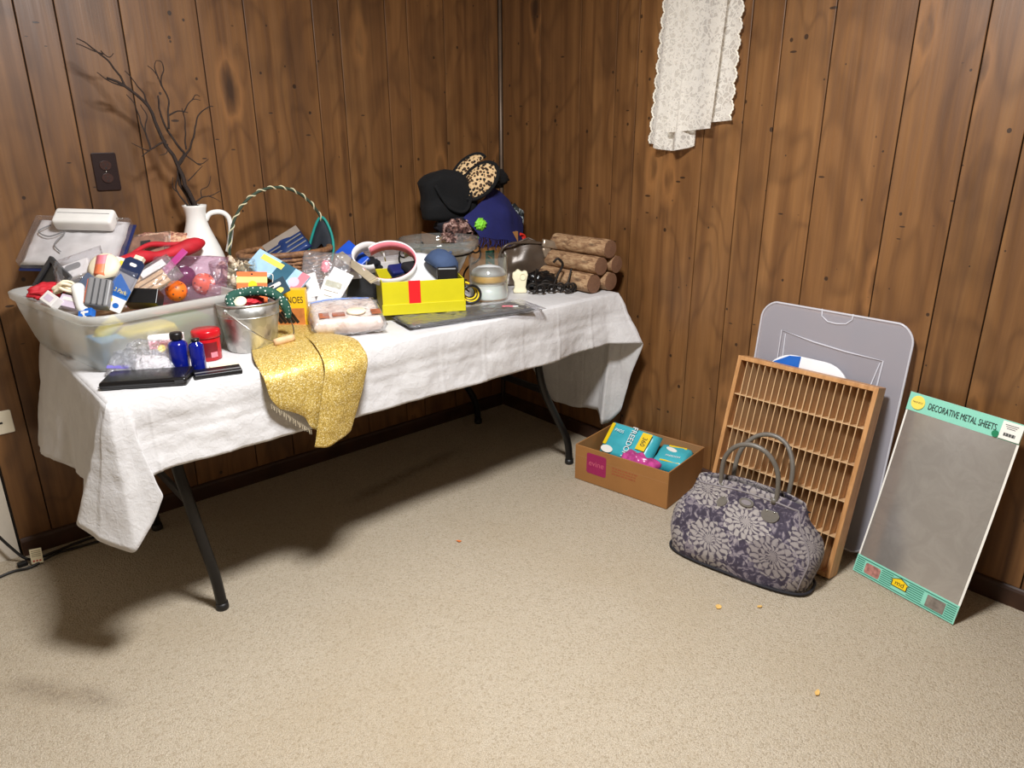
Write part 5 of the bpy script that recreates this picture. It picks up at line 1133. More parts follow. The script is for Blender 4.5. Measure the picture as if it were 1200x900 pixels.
# zip bag of papers
o = thing('zip_bag', 'clear zip bag of white leaflets leaning on the yellow shoe box', 'zip bag', face((-1.195, -0.455, 0.868), 232, 32, -6))
build(MB().pillow(0.165, 0.225, 0.050, 0.007, 41, 24, sc=20, base=0.3), 'bag', M_bagp, o, True)
p1 = build(MB().box((0.072, 0.105, 0.003)), 'leaflet', M_card, o, M=T(0.030, -0.038, 0.016) @ RZ(-12))
build(MB().box((0.056, 0.022, 0.0006), (0, 0.030, 0.0017)), 'panel', mat('sage_print', rgb(178, 176, 150), 0.6), p1)
for k in range(3): build(MB().box((0.05 - 0.012 * k, 0.003, 0.0006), (0, 0.004 - k * 0.018, 0.0017)), 'print_line', M_tagprint, p1)
build(MB().box((0.075, 0.10, 0.003)), 'leaflet', M_offw, o, M=T(0.045, -0.002, 0.010) @ RZ(-22))
build(MB().box((0.04, 0.085, 0.003)), 'leaflet', M_card, o, M=T(-0.035, -0.015, 0.012) @ RZ(22))
build(MB().box((0.055, 0.06, 0.004)), 'leaflet', M_offw, o, M=T(-0.05, -0.062, 0.010) @ RZ(28))
build(MB().blob(0.018, (0.8, 1.2, 0.5), 0.3, 3, 2, 12), 'pink_item', M_pink, o, True, M=T(0.0, 0.055, 0.010))
# yellow shoe box
M_shoe = mat('yellow_box_card', rgb(204, 192, 14), 0.45, var=0.03); M_shoered = mat('red_stripe', rgb(226, 24, 30), 0.45, var=0.03)
SBM = T(-1.080, -0.635, CZ + 0.021) @ RZ(-27)
o = thing('shoe_box', 'bright yellow open shoe box with a red stripe on the table', 'shoe box', SBM)
sw, sd, sh_, st = 0.278, 0.270, 0.112, 0.004
for nm, sz, c in (('front_wall', (sw, st, sh_), (sw / 2, st / 2, sh_ / 2)), ('rear_wall', (sw, st, sh_), (sw / 2, sd - st / 2, sh_ / 2)), ('side_wall', (st, sd - 2 * st, sh_), (st / 2, sd / 2, sh_ / 2)), ('side_wall', (st, sd - 2 * st, sh_), (sw - st / 2, sd / 2, sh_ / 2)), ('bottom', (sw - 2 * st, sd - 2 * st, st), (sw / 2, sd / 2, st / 2))):
    w = build(MB().box(sz, c), nm, M_shoe, o, bevel=0.0008)
    if nm == 'front_wall':
        build(MB().box((0.040, 0.0008, 0.080), (0.108, -0.0006, 0.074)), 'red_stripe', M_shoered, w)
        build(MB().box((0.284, 0.006, 0.036), (sw / 2, -0.0014, 0.0185)), 'lower_band', M_shoe, w, bevel=0.0008)
        text('maker_name', 'Naturalizer', 0.0135, M_whitep, w, T(0.118, -0.0033, 0.024) @ RX(90) @ RZ(180), sx=1.0)
M_greyb = mat('grey_board', rgb(176, 162, 136), 0.7, var=0.08)
_A, _B = Vector((-1.094, -0.615, 0.884)), Vector((-1.012, -0.245, 0.920)); _x = (_B - _A).normalized(); _z = Vector((-0.45, -0.35, 0.8)); _z = (_z - _x * _z.dot(_x)).normalized()
_m = Matrix((_x, _z.cross(_x), _z)).transposed().to_4x4(); _m.translation = (_A + _B) / 2
o = thing('cardboard_tray', 'folded grey cardboard strip lying along the left edge of the yellow box', 'cardboard strip', _m)
for k in range(3): build(MB().box((0.385, 0.030, 0.0035), (0, 0.002 * k, 0.0048 * k)), 'fold', M_greyb if k != 1 else mat('cream_board_edge', rgb(206, 190, 156), 0.7), o, bevel=0.0006)
# contents of the shoe box
M_visw = mat('white_terry', rgb(238, 234, 232), 0.8, var=0.04, bump=0.2, bscale=200); M_vispink = mat('pink_terry', rgb(226, 126, 138), 0.8, var=0.06)
def visor(lab, M, m_out, m_in, m_brim, w=0.085, brim=True):
    o = thing('sun_visor', lab, 'visor', M)
    n = 40; P = []; Q = []
    for k in range(n + 1):
        a = rad(-58 + 296 * k / n); P.append([(w * math.cos(a), w * 1.12 * math.sin(a), -0.02), (w * 1.03 * math.cos(a), w * 1.15 * math.sin(a), 0.022)])
        Q.append([(w * .965 * math.cos(a), w * 1.085 * math.sin(a), -0.018), (w * .99 * math.cos(a), w * 1.11 * math.sin(a), 0.020)])
    build(MB().grid(P), 'band', m_out, o, True, solid=0.003); build(MB().grid(Q), 'sweatband', m_in, o, True, solid=0.002)
    if brim:
        B = []
        for k in range(25):
            a = rad(20 + 140 * k / 24); row = []
            for j in range(7):
                f = j / 6; L = 0.088 * math.sin(math.pi * k / 24) ** 0.6
                row.append(((w + L * f) * math.cos(a), (w * 1.12 + L * f) * math.sin(a), -0.02 - 0.022 * f - 0.014 * math.cos(a) ** 2 * f))
            B.append(row)
        build(MB().grid(B), 'brim', m_brim, o, True, solid=0.003)
    return o
visor('pink and white terry sun visor standing in the yellow shoe box', face((-0.982, -0.535, 0.918), 230, 50, -98), M_visw, M_vispink, M_glosswhite, 0.084)
visor('white strap sun visor looped behind the pink and white visor', face((-0.985, -0.405, 0.925), 224, 50, 60), M_visw, M_offw, M_visw, 0.052, False)
tag(build(MB().blob(0.072, (1.15, 0.9, 0.6), 0.28, 2.8, 12, 28), 'black_socks', M_blackcl, None, True, M=SBM @ T(0.12, 0.15, 0.072) @ RZ(15)), 'bundled black socks inside the yellow shoe box', 'socks')
tag(build(MB().box((0.085, 0.055, 0.030)), 'folded_socks', M_blackcl, None, True, bevel=0.010, seg=3, M=SBM @ T(0.13, 0.16, 0.130) @ RZ(30) @ RX(20)), 'folded ribbed black socks on top in the yellow shoe box', 'socks')
tag(build(MB().box((0.07, 0.05, 0.028)), 'navy_purse', mat('navy_leather', rgb(22, 34, 92), 0.4), None, bevel=0.008, seg=3, M=SBM @ T(0.075, 0.17, 0.120) @ RZ(20) @ RX(30)), 'small navy purse next to the pink visor', 'purse')
o = thing('denim_cap', 'slate blue cap tucked between the white visor and the glass bowl', 'cap', SBM @ T(0.205, 0.095, 0.128) @ RZ(10) @ RY(40))
M_denim = mat('slate_denim', rgb(56, 74, 106), 0.85, var=0.1, bump=0.2, bscale=250)
build(MB().lathe([(0.0665, 0.0), (0.067, 0.018), (0.062, 0.040), (0.048, 0.060), (0.026, 0.070), (0.0005, 0.073)], 32, sx=0.9, sy=1.05), 'crown', M_denim, o, True)
build(MB().ball(0.006, (0, 0, 0.074), n=8), 'button', M_denim, o, True)
tag(build(MB().box((0.07, 0.045, 0.05)), 'black_pouch', M_black, None, bevel=0.006, M=SBM @ T(0.225, 0.030, 0.125) @ RZ(-8)), 'square black pouch at the front corner of the yellow shoe box', 'pouch')
o = thing('blue_folder', 'bright blue plastic folder standing up behind the shoe box', 'folder', face((-0.985, -0.285, 0.915), 226, 38, -42))
build(MB().box((0.115, 0.075, 0.018)), 'cover', mat('royal_blue', rgb(24, 80, 196), 0.35, var=0.1), o, bevel=0.004)
build(MB().tube(catmull([(0.06, 0.02, 0.01), (0.075, 0.0, 0.014), (0.06, -0.02, 0.012)], 12), 0.003, 6), 'clasp', M_grey, o, True)
tag(build(MB().box((0.05, 0.04, 0.03)), 'white_carton', M_offw, None, bevel=0.003, M=T(-1.015, -0.340, 0.865) @ RZ(-20) @ RX(20)), 'small white carton beside the bright blue folder', 'carton')
o = thing('storage_crate', 'low dark grey crate under the blue folder behind the shoe box', 'crate', T(-0.940, -0.225, CZ) @ RZ(-6))
for nm, sz, c in (('base', (0.15, 0.17, 0.006), (0, 0, 0.003)), ('wall', (0.15, 0.005, 0.11), (0, -0.083, 0.055)), ('wall', (0.15, 0.005, 0.11), (0, 0.083, 0.055)), ('wall', (0.005, 0.16, 0.11), (-0.073, 0, 0.055)), ('wall', (0.005, 0.16, 0.11), (0.073, 0, 0.055))):
    build(MB().box(sz, c), nm, M_dgrey, o, bevel=0.001)
tag(build(MB().blob(0.06, (1.0, 1.0, 0.5), 0.3, 3, 15, 22), 'black_scarf', M_blackcl, None, True, M=T(-0.90, -0.225, CZ + 0.115)), 'crumpled black scarf in the low grey crate', 'scarf')
# folded clear plastic behind
o = thing('plastic_wrap', 'long folded sheet of clear plastic lying against the back wall', 'plastic sheet', T(-0.74, -0.150, CZ + 0.135) @ RZ(-3) @ RX(25))
build(MB().pillow(0.34, 0.09, 0.05, 0.012, 51, 24, sc=20), 'sheet', M_bagp, o, True)
tag(build(MB().box((0.30, 0.13, 0.12), (0, 0, 0.06)), 'gift_carton', M_offw, None, bevel=0.003, M=T(-0.70, -0.160, CZ) @ RZ(-2)), 'long white carton under the folded clear plastic', 'carton')

# ------------------------------------------------------------------ glass bowl on wrought iron stand
GBX, GBY = -0.688, -0.422
M_iron = mat('wrought_iron', rgb(40, 34, 30), 0.5, 0.6, var=0.2)
o = thing('scroll_stand', 'dark wrought iron stand with scrolled arms under the glass bowl', 'stand', T(GBX, GBY, CZ))
build(MB().tube([(0.128 * math.cos(a), 0.128 * math.sin(a), 0.168) for a in [2 * math.pi * k / 48 for k in range(48)]], 0.0035, 8, closed=True), 'ring', M_iron, o, True)
build(MB().tube([(0.085 * math.cos(a), 0.085 * math.sin(a), 0.052) for a in [2 * math.pi * k / 40 for k in range(40)]], 0.003, 8, closed=True), 'ring', M_iron, o, True)
for ang in (-28, 80, 168):
    sp_ = [(0.128, 0.168), (0.142, 0.160), (0.157, 0.166), (0.160, 0.180), (0.150, 0.188), (0.141, 0.181), (0.146, 0.174)]
    leg_ = [(0.160, 0.172), (0.163, 0.150), (0.150, 0.128), (0.120, 0.112), (0.098, 0.085), (0.093, 0.055), (0.102, 0.02), (0.118, 0.006)]
    lg = build(MB().tube([(p.x * math.cos(rad(ang)), p.x * math.sin(rad(ang)), p.y) for p in catmull([Vector((a, b_, 0)) for a, b_ in leg_], 30)], 0.0036, 8), 'leg', M_iron, o, True)
    build(MB().tube([(p.x * math.cos(rad(ang)), p.x * math.sin(rad(ang)), p.y) for p in catmull([Vector((a, b_, 0)) for a, b_ in sp_], 26)], 0.0033, 8), 'scroll', M_iron, lg, True)
tag(build(MB().shell([(0.066, 0.075), (0.074, 0.079), (0.092, 0.115), (0.112, 0.152), (0.124, 0.170), (0.150, 0.186), (0.157, 0.200), (0.156, 0.222)], 0.0048, 48), 'glass_bowl', clear('bowl_glass', (0.92, 0.94, 0.93), 0.13, (0.78, 0.83, 0.82), 0.03, 1.4), None, True, M=T(GBX, GBY, CZ)), 'large clear glass bowl with a wide rim held in the iron stand', 'bowl')

# ------------------------------------------------------------------ cardboard box with hats and scarves in the corner
CBM = T(-0.395, -0.245, CZ) @ RZ(-14)
o = thing('cardboard_box', 'brown cardboard box with a green printed mark in the table corner', 'cardboard box', CBM)
cw, cd_, ch = 0.36, 0.20, 0.205
for nm, sz, c in (('front_wall', (cw, .004, ch), (0, -cd_ / 2, ch / 2)), ('rear_wall', (cw, .004, ch), (0, cd_ / 2, ch / 2)), ('side_wall', (.004, cd_ - .004, ch), (-cw / 2 + .002, 0, ch / 2)), ('side_wall', (.004, cd_ - .004, ch), (cw / 2 - .002, 0, ch / 2)), ('bottom', (cw - .008, cd_ - .004, .004), (0, 0, .002))):
    w = build(MB().box(sz, c), nm, M_kraft, o, bevel=0.001)
    if nm == 'front_wall':
        gp = build(MB().box((0.042, 0.0008, 0.105), (0.045, -cd_ / 2 - 0.0024, 0.082)), 'green_print', mat('bottle_green_print', rgb(20, 78, 58), 0.6), w)
        for k in range(3): build(MB().box((0.024, 0.0006, 0.004), (0, 0, 0), T(0.045, -cd_ / 2 - 0.003, 0.055 + k * 0.026) @ RY(35)), 'print_line', M_kraftin, gp)
        build(MB().box((0.03, 0.0008, 0.006), (-0.125, -cd_ / 2 - 0.0024, 0.175)), 'print_mark', M_ink, w)
zt_ = CZ + ch
tag(build(MB().blob(0.12, (1.25, 0.68, 0.55), 0.12, 2.5, 21, 26, flat=-0.05), 'knit_sweater', mat('dark_knit', rgb(26, 26, 34), 0.9, var=0.3, bump=0.3, bscale=150), None, True, M=T(-0.40, -0.235, zt_ + 0.035)), 'dark knitted sweater heaped in the corner cardboard box', 'sweater')
# black bag on the left
M_felt = mat('black_felt', rgb(8, 8, 10), 0.92, var=0.2, bump=0.25, bscale=180)
o = thing('black_bag', 'soft black cloth bag slumped on top of the heap in the corner', 'bag', T(-0.492, -0.235, 1.005) @ RZ(-16) @ RY(-4))
def soft_bag(w, d, h, seed):
    b = MB(); P = []
    for i in range(25):
        f = i / 24; row = []; s_ = (min(1, f / .10) ** .5) * (min(1, (1 - f) / .16) ** .5) if 0 < f < 1 else 0.01
        for j in range(56):
            a = 2 * math.pi * j / 56; e = .55; c_, n_ = math.cos(a), math.sin(a)
            x = w * math.copysign(abs(c_) ** e, c_) * s_; y = d * math.copysign(abs(n_) ** e, n_) * s_; k = noise.noise(Vector((x * 12, y * 12, f * 3 + seed)))
            row.append((x * (1 + .10 * k), y * (1 + .22 * k), h * f + 0.018 * k - 0.05 * f * (x / w) ** 2 * (1 if x > 0 else .3)))
        P.append(row)
    b.grid(P, False, True); return b
build(soft_bag(0.115, 0.060, 0.205, 3), 'body', M_felt, o, True)
build(MB().tube(catmull([(-0.07, -0.062, 0.15), (-0.02, -0.072, 0.06), (0.05, -0.070, 0.04), (0.09, -0.062, 0.12)], 24), 0.007, 8), 'strap', M_felt, o, True)
tag(build(MB().blob(0.062, (1.25, 0.7, 0.75), 0.25, 2.6, 33, 22), 'black_glove', M_felt, None, True, M=T(-0.282, -0.262, 1.170) @ RY(10)), 'bunched black glove sticking out to the right of the leopard cap', 'glove')
# leopard cap
def leopard():
    t = NT('leopard_fabric'); c = t.coord(); v = t.voro(c, 80, 'F1', 0.9); n = t.noise(c, 170, 2)
    d = t.math('ADD', v.outputs['Distance'], t.math('MULTIPLY_ADD', n, 0.42, -0.21))
    s_ = t.ramp(d, [(0.0, rgb(150, 92, 42)), (0.12, rgb(150, 92, 42)), (0.16, rgb(20, 13, 9)), (0.46, rgb(20, 13, 9)), (0.50, rgb(222, 184, 132)), (1, rgb(236, 208, 164))])
    return t.done(t.bsdf(s_, 0.8))
M_leo = leopard()
o = thing('leopard_cap', 'leopard print cap with a black edge on top of the corner heap', 'cap', face((-0.395, -0.318, 1.162), 226, 22, 46))
P = []; edge_ = []
for i in range(33):
    a = 2 * math.pi * i / 32; row = []
    for j in range(9):
        f = j / 8; r_ = 0.092 * f
        x, y = r_ * math.cos(a), r_ * math.sin(a) * 0.62
        row.append((x, y, 0.024 * (1 - f * f) + 0.012 * (x / 0.092) ** 2 * 0))
    P.append(row); edge_.append(row[-1])
build(MB().grid(P), 'panel', M_leo, o, True, solid=0.003)
build(MB().tube(edge_[:-1], 0.0085, 8, closed=True), 'edge_band', M_felt, o, True)
P = [[(0.088 * math.cos(a) * f, 0.062 + 0.050 * math.sin(a) * f, 0.018 * (1 - f * f) - 0.006) for f in [k / 6 for k in range(7)]] for a in [rad(-10 + 200 * k / 24) for k in range(25)]]
build(MB().grid(P), 'rear_panel', M_leo, o, True, solid=0.003)
build(MB().tube([r[-1] for r in P], 0.007, 8), 'edge_band', M_felt, o, True)
# navy scarf with fringe
M_navys = mat('navy_wool', rgb(26, 30, 92), 0.88, var=0.12, bump=0.25, bscale=220)
o = thing('navy_scarf', 'navy blue wool scarf with a fringe hanging over the front of the cardboard box', 'scarf', I4)
S = surf([[(-0.50, -0.345, 1.025), (-0.485, -0.385, 0.985), (-0.465, -0.395, 0.950)], [(-0.40, -0.330, 1.075), (-0.395, -0.390, 1.00), (-0.385, -0.402, 0.935)],
          [(-0.30, -0.285, 1.130), (-0.295, -0.365, 1.03), (-0.305, -0.398, 0.915)], [(-0.215, -0.285, 1.075), (-0.225, -0.345, 0.995), (-0.255, -0.388, 0.885)], [(-0.120, -0.280, 0.985), (-0.160, -0.325, 0.935), (-0.225, -0.372, 0.870)]], 36, 36)
for r_ in S:
    for p in r_: p.y -= 0.014 * noise.noise(p * 11); p.z += 0.006 * noise.noise(p * 17)
build(MB().grid(S), 'scarf_body', M_navys, o, True, solid=0.005)
b = MB(); hem_ = S[-1]
for k in range(44):
    f = k / 43; p = hem_[int(f * (len(hem_) - 1))]
    L = random.uniform(0.025, 0.05) * (1 if f < .75 else .6)
    b.tube(catmull([p, p + Vector((random.uniform(-.008, .008), -0.006, -L * .5)), p + Vector((random.uniform(-.016, .012), -0.004, -L))], 6), 0.0017, 5)
fg = build(b, 'fringe', M_navys, o, True); fg['kind'] = 'stuff'
build(MB().tube([(-0.262 + 0.008 * math.cos(a), -0.352, 0.998 + 0.006 * math.sin(a)) for a in [k * 2 * math.pi / 14 for k in range(11)]], 0.0013, 5), 'emblem', M_whitep, o, True)
# brown tinsel scarf
M_tins = NT('brown_pink_yarn'); _c = M_tins.coord(); _n = M_tins.noise(_c, 45, 2)
M_tins = M_tins.done(M_tins.bsdf(M_tins.ramp(_n, [(0.35, rgb(40, 28, 28)), (0.5, rgb(118, 82, 74)), (0.65, rgb(196, 160, 148))]), 0.6))
o = thing('yarn_scarf', 'curly brown and pink yarn scarf spilling from the corner box', 'scarf', T(-0.535, -0.335, 0.985))
build(MB().blob(0.045, (1.3, 0.5, 0.75), 0.35, 3.2, 14, 18), 'core', M_tins, o, True)
for k in range(26):
    a = random.uniform(0, 6.28); p0 = Vector((0.05 * math.cos(a), -0.012, 0.03 * math.sin(a)))
    pts = [p0 + Vector((0.012 * math.sin(q * 1.4 + k) + 0.006 * q * math.cos(a), -0.008 - 0.003 * math.cos(q + k), 0.009 * math.cos(q * 1.5 + k * 2) - 0.004 * q)) for q in range(7)]
    build(MB().tube(catmull(pts, 18), 0.0032, 5), 'curl', M_tins, o, True)
tag(build(MB().blob(0.020, (1.1, 0.6, 1.0), 0.6, 4, 5, 18), 'lime_bow', mat('lime_ribbon', rgb(140, 220, 60), 0.5), None, True, M=T(-0.458, -0.398, 0.999)), 'small lime green bow between the yarn scarf and navy scarf', 'bow')
M_camo = NT('black_white_print'); _c = M_camo.coord(); _n = M_camo.noise(_c, 30, 2, 0.5, 1.0)
M_camo = M_camo.done(M_camo.bsdf(M_camo.ramp(_n, [(0.46, rgb(18, 20, 22)), (0.53, rgb(58, 66, 64)), (0.58, rgb(176, 184, 184))]), 0.8))
tag(build(MB().blob(0.078, (0.75, 0.6, 1.1), 0.22, 2.6, 18, 24), 'printed_scarf', M_camo, None, True, M=T(-0.150, -0.235, 0.955) @ RY(18)), 'black and white patterned scarf at the right of the corner heap', 'scarf')
o = thing('red_garland', 'bright red looped ribbon under the black and white scarf', 'ribbon', T(-0.205, -0.335, 0.915))
for k in range(5): build(MB().tube([(0.022 * math.cos(a) + 0.006 * k - .012, -0.004 * k, 0.018 * math.sin(a) + 0.003 * math.sin(k)) for a in [q * 2 * math.pi / 16 + k for q in range(16)]], 0.005, 6, closed=True), 'loop', mat('scarlet_ribbon', rgb(222, 50, 36), 0.5), o, True)
# leather purse
M_bronze = mat('bronze_leather', rgb(84, 70, 58), 0.34, 0.15, var=0.2, vscale=12, bump=0.2, bscale=40)
o = thing('leather_purse', 'shiny bronze leather purse slumped in front of the corner box', 'purse', T(-0.258, -0.468, CZ) @ RZ(-24))
def purse():
    b = MB(); P = []
    for i in range(23):
        f = i / 22; row = []; z = 0.002 + 0.175 * f
        for j in range(48):
            a = 2 * math.pi * j / 48; e = .7; w = 0.125 * (1 - 0.12 * f); d = 0.055 * (1 - .72 * f ** 1.6)
            e = .5; x = w * math.copysign(abs(math.cos(a)) ** e, math.cos(a)); y = d * math.copysign(abs(math.sin(a)) ** e, math.sin(a))
            k = noise.noise(Vector((x * 14, y * 14, z * 10 + 2))) * 0.026 + abs(noise.noise(Vector((x * 40, y * 20, z * 18)))) * 0.012
            row.append((x + k, y + k * 1.1 + 0.01 * f, z + (0.018 * math.cos(x * 34) - 0.01) * f ** 2))
        P.append(row)
    b.grid(P, False, True); b.f.append(tuple(range(47, -1, -1))); return b
build(purse(), 'body', M_bronze, o, True, solid=0.003)
build(MB().tube(catmull([(-0.125, -0.01, 0.05), (-0.135, -0.02, 0.12), (-0.105, -0.025, 0.165), (-0.03, -0.02, 0.172), (0.05, -0.02, 0.165)], 24), 0.006, 8), 'strap', M_bronze, o, True)
bw_ = build(MB().pillow(0.075, 0.035, 0.02, 0.004, 9, 12), 'bow', mat('pale_bronze', rgb(150, 132, 112), 0.25, 0.4), o, True, M=T(0.085, -0.030, 0.160) @ RX(75) @ RZ(-12))
build(MB().pillow(0.04, 0.045, 0.014, 0.003, 4, 10), 'bow_tail', mat('pale_bronze', rgb(150, 132, 112), 0.25, 0.4), o, True, M=T(0.070, -0.032, 0.130) @ RX(75) @ RZ(10))

# ------------------------------------------------------------------ candle, ornament, scroll hooks, logs, flat pack
o = thing('candle_jar', 'straight clear glass with a white and amber candle inside', 'candle', T(-0.590, -0.600, CZ))
build(MB().shell([(0.072, 0), (0.0735, 0.004), (0.0735, 0.165)], 0.002, 40), 'glass', M_glass, o, True)
wx = build(MB().lathe([(0.0003, 0.008), (0.069, 0.008), (0.070, 0.012), (0.070, 0.058), (0.0003, 0.058)], 36), 'wax', mat('milky_wax', rgb(226, 228, 226), 0.35, var=0.03, Subsurface_Weight=0.2), o, True)
build(MB().lathe([(0.0003, 0.072), (0.068, 0.072), (0.0705, 0.076), (0.0705, 0.092), (0.067, 0.096), (0.0003, 0.096)], 36), 'amber_ring', mat('amber_wax', rgb(236, 190, 110), 0.35, var=0.05), o, True)
build(MB().lathe([(0.069, 0.096), (0.060, 0.112), (0.042, 0.123), (0.020, 0.129), (0.0003, 0.131)], 36), 'dome', M_glosswhite, o, True)
build(MB().lathe([(0.0003, 0.058), (0.060, 0.058), (0.060, 0.072), (0.0003, 0.072)], 30), 'neck', M_glosswhite, o, True)
o = thing('angel_ornament', 'small carved cream angel figurine beside the candle glass', 'figurine', T(-0.428, -0.600, CZ) @ RZ(-38))
M_ivory = mat('carved_ivory', rgb(240, 232, 198), 0.5, var=0.05, bump=0.5, bscale=60)
sil = [(-0.026, 0), (0.026, 0), (0.027, 0.012), (0.022, 0.022), (0.026, 0.05), (0.031, 0.072), (0.027, 0.086), (0.016, 0.089), (0.008, 0.083), (-0.004, 0.092), (-0.012, 0.094), (-0.018, 0.086), (-0.030, 0.080), (-0.031, 0.062), (-0.024, 0.045), (-0.022, 0.02), (-0.028, 0.012)]
build(MB().prism(sil, -0.012, 0.012, RX(90)), 'body', M_ivory, o, bevel=0.005, seg=3, smooth=True)
build(MB().tube([(0.010 + 0.011 * math.cos(a), -0.013, 0.066 + 0.013 * math.sin(a)) for a in [k * 2 * math.pi / 20 for k in range(20)]], 0.0022, 6, closed=True), 'halo', M_ivory, o, True)
o = thing('iron_hooks', 'tangle of black wrought iron scroll hooks before the stacked logs', 'hooks', T(-0.345, -0.690, CZ + 0.006) @ RZ(-38))
def curl(cx, cy, r, a0, turns, n=24): return [(cx + r * (1 - .55 * k / n) * math.cos(rad(a0) + turns * 2 * math.pi * k / n), cy, r * .9 + r * (1 - .55 * k / n) * math.sin(rad(a0) + turns * 2 * math.pi * k / n)) for k in range(n + 1)]
for cx, cy, r, a0 in ((-0.075, -0.015, 0.022, -90), (-0.045, -0.03, 0.020, -60), (0.065, -0.02, 0.022, -120), (0.035, 0.0, 0.020, -90), (0.0, -0.012, 0.018, -70), (-0.02, 0.02, 0.024, -80), (0.085, 0.005, 0.018, -90)):
    build(MB().tube(curl(cx, cy, r, a0, 1.3), 0.0042, 7), 'scroll', M_iron, o, True)
build(MB().tube(catmull([(-0.07, -0.01, 0.02), (-0.03, -0.01, 0.035), (0.02, -0.01, 0.028), (0.06, -0.01, 0.02)], 20), 0.0042, 7), 'bar', M_iron, o, True)
build(MB().tube(catmull([(0.01, 0.02, 0.01), (0.03, 0.03, 0.06), (0.05, 0.035, 0.10), (0.03, 0.03, 0.125), (0.012, 0.03, 0.11)], 24), 0.005, 8), 'hook', M_iron, o, True)
build(MB().tube(catmull([(-0.05, 0.03, 0.008), (-0.06, 0.035, 0.05), (-0.05, 0.035, 0.085)], 14), 0.005, 8), 'hook', M_iron, o, True)
build(MB().tube(catmull([(0.06, 0.0, 0.012), (0.075, 0.02, 0.05), (0.085, 0.035, 0.085)], 14), 0.004, 8), 'hook', M_iron, o, True)
tag(build(MB().blob(0.055, (1.5, 0.8, 0.6), 0.4, 3, 27, 24, flat=-0.03), 'leather_gloves', M_gloss_black, None, True, M=T(-0.318, -0.590, CZ + 0.033) @ RZ(-20)), 'crumpled black leather gloves between the purse and the iron hooks', 'gloves')
# birch logs
def birch():
    t = NT('birch_bark'); c = t.coord(); n = t.noise(t.coord((14, 5, 14)), 5, 4, 0.65, 0.6); sp = t.n('ShaderNodeSeparateXYZ', {0: c}); v = t.voro(t.coord((26, 9, 26)), 1.0, 'F1')
    col = t.ramp(n, [(0.28, rgb(92, 64, 44)), (0.45, rgb(150, 114, 82)), (0.62, rgb(186, 152, 114)), (0.8, rgb(206, 178, 140))])
    col = t.mix(t.ramp(v.outputs['Distance'], [(0.12, (0.75, 0.75, 0.75)), (0.24, (0, 0, 0))]), col, rgb(66, 44, 32))
    return t.done(t.bsdf(col, 0.75, 0, t.bump(t.math('ADD', n, v.outputs['Distance']), 0.5, 0.006)))
M_birch = birch()
M_logend = NT('log_end_grain'); _c = M_logend.coord(); _sp = M_logend.n('ShaderNodeSeparateXYZ', {0: _c})
_r = M_logend.math('SQRT', M_logend.math('ADD', M_logend.math('POWER', _sp.outputs[0], 2.0), M_logend.math('POWER', _sp.outputs[2], 2.0)))
_w = M_logend.math('SINE', M_logend.math('ADD', M_logend.math('MULTIPLY', _r, 1500.0), M_logend.math('MULTIPLY', M_logend.noise(_c, 50, 2), 5.0)))
M_logend = M_logend.done(M_logend.bsdf(M_logend.ramp(_w, [(0.0, rgb(96, 66, 48)), (1.0, rgb(158, 116, 86))]), 0.8))
def log(lab, x, y, z, r, L, rz):
    o = thing('birch_log', lab, 'log', T(x, y, z) @ RZ(rz), 'birch logs stacked on the table corner')
    P = []
    for i in range(21):
        f = i / 20; row = []
        for j in range(28):
            a = 2 * math.pi * j / 28; k = 1 + 0.06 * noise.noise(Vector((math.cos(a) * 2, f * 5 + x * 90, math.sin(a) * 2 + z * 20))) + 0.03 * (1 if abs((f * 4) % 1 - .5) < .1 else 0)
            row.append((r * k * math.cos(a), (f - .5) * L, r * k * math.sin(a)))
        P.append(row)
    build(MB().grid(P, False, True), 'bark', M_birch, o, True)
    for s_ in (-1, 1): build(MB().lathe([(0.0003, 0), (r * .985, 0), (r * .985, 0.004), (0.0003, 0.006)], 26, T(0, s_ * (L / 2 - 0.003), 0) @ RX(90 if s_ < 0 else -90)), 'cut_end', M_logend, o)
    return o
r = 0.037
log('birch log lying at the bottom front of the log stack', -0.222, -0.668, CZ + r + .001, r, 0.285, -2)
log('birch log lying at the bottom rear of the log stack by the wall', -0.142, -0.672, CZ + r + .001, r * .95, 0.30, 1)
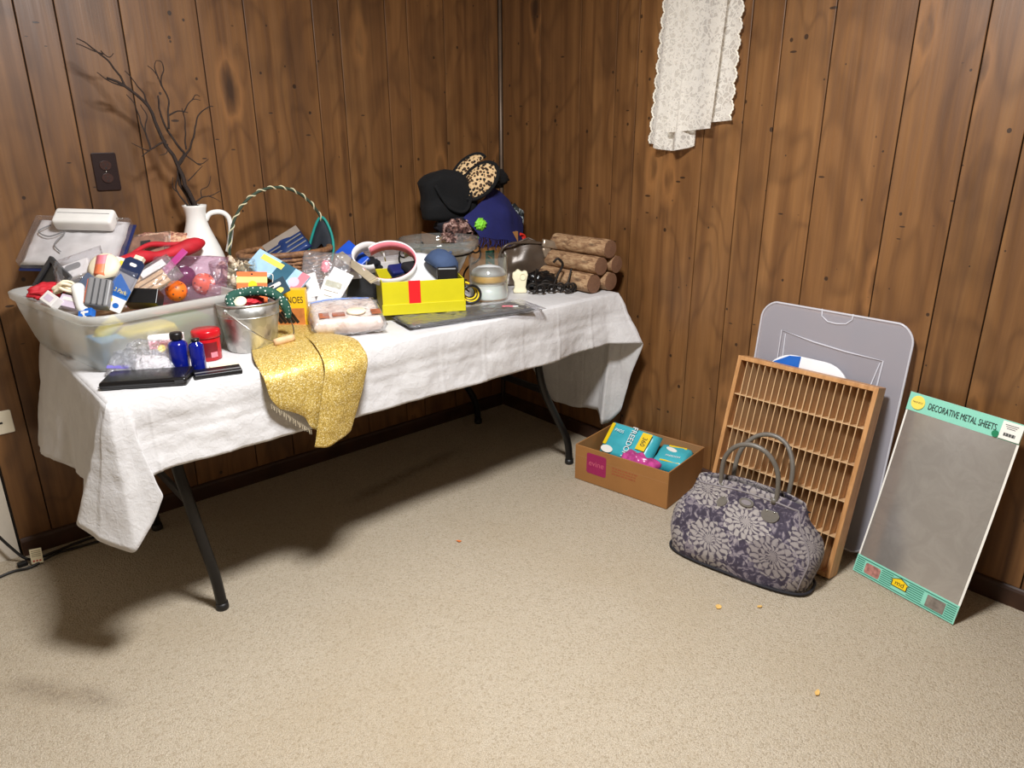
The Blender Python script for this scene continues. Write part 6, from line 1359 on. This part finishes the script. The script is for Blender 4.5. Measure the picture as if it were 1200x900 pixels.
log('birch log resting in the middle of the log stack above the front one', -0.185, -0.665, CZ + r * 2.78, r * .95, 0.29, -1)
log('birch log resting in the middle of the log stack against the wall side', -0.108, -0.672, CZ + r * 2.74, r * .92, 0.29, 2)
log('birch log lying alone on the very top of the log stack', -0.146, -0.668, CZ + r * 4.50, r * .95, 0.30, 0)
# flat black pack with a pink tag
o = thing('belt_pack', 'flat black item in clear plastic with a pink tag near the table edge', 'package', T(-0.835, -0.768, CZ + 0.011) @ RZ(-11))
M_bp = mat('black_satin', rgb(34, 33, 34), 0.4, var=0.4, vscale=20)
build(MB().pillow(0.48, 0.145, 0.013, 0.003, 3, 22, p=0.2, base=0.4), 'black_item', M_bp, o, True)
build(MB().pillow(0.52, 0.165, 0.018, 0.004, 61, 28, p=0.2, base=0.4, sc=24), 'wrapper', M_bagp, o, True, M=T(0.02, 0, 0.001))
build(MB().box((0.045, 0.016, 0.001)), 'tag', M_pink, o, M=T(0.165, -0.012, 0.0095) @ RZ(-30)); build(MB().box((0.018, 0.012, 0.001)), 'tag_label', M_whitep, o, M=T(0.185, -0.026, 0.0096) @ RZ(-30))
# yellow and black strap
o = thing('tool_strap', 'coiled yellow and black strap beside the yellow shoe box', 'strap', T(-0.702, -0.628, CZ + 0.002) @ RZ(-30) @ Matrix.Scale(0.85, 4))
for k in range(5):
    a_ = [q * 2 * math.pi / 22 for q in range(22)]
    build(MB().tube([((0.042 - .004 * k) * math.cos(q), 0.012 * k - 0.02 + 0.006 * math.sin(q * 2), 0.046 + (0.038 - .003 * k) * math.sin(q)) for q in a_], 0.0058, 8, closed=True), 'coil', M_black if k % 2 == 0 else M_brightyel, o, True)
build(MB().tube(catmull([(0.0, 0.02, 0.085), (-0.04, 0.05, 0.10), (-0.07, 0.09, 0.115), (-0.09, 0.13, 0.12)], 18), 0.0045, 8), 'strap_end', M_brightyel, o, True)
build(MB().box((0.022, 0.016, 0.014), (0, 0, 0), T(-0.02, 0.035, 0.095) @ RZ(40)), 'buckle', M_black, o, bevel=0.002)
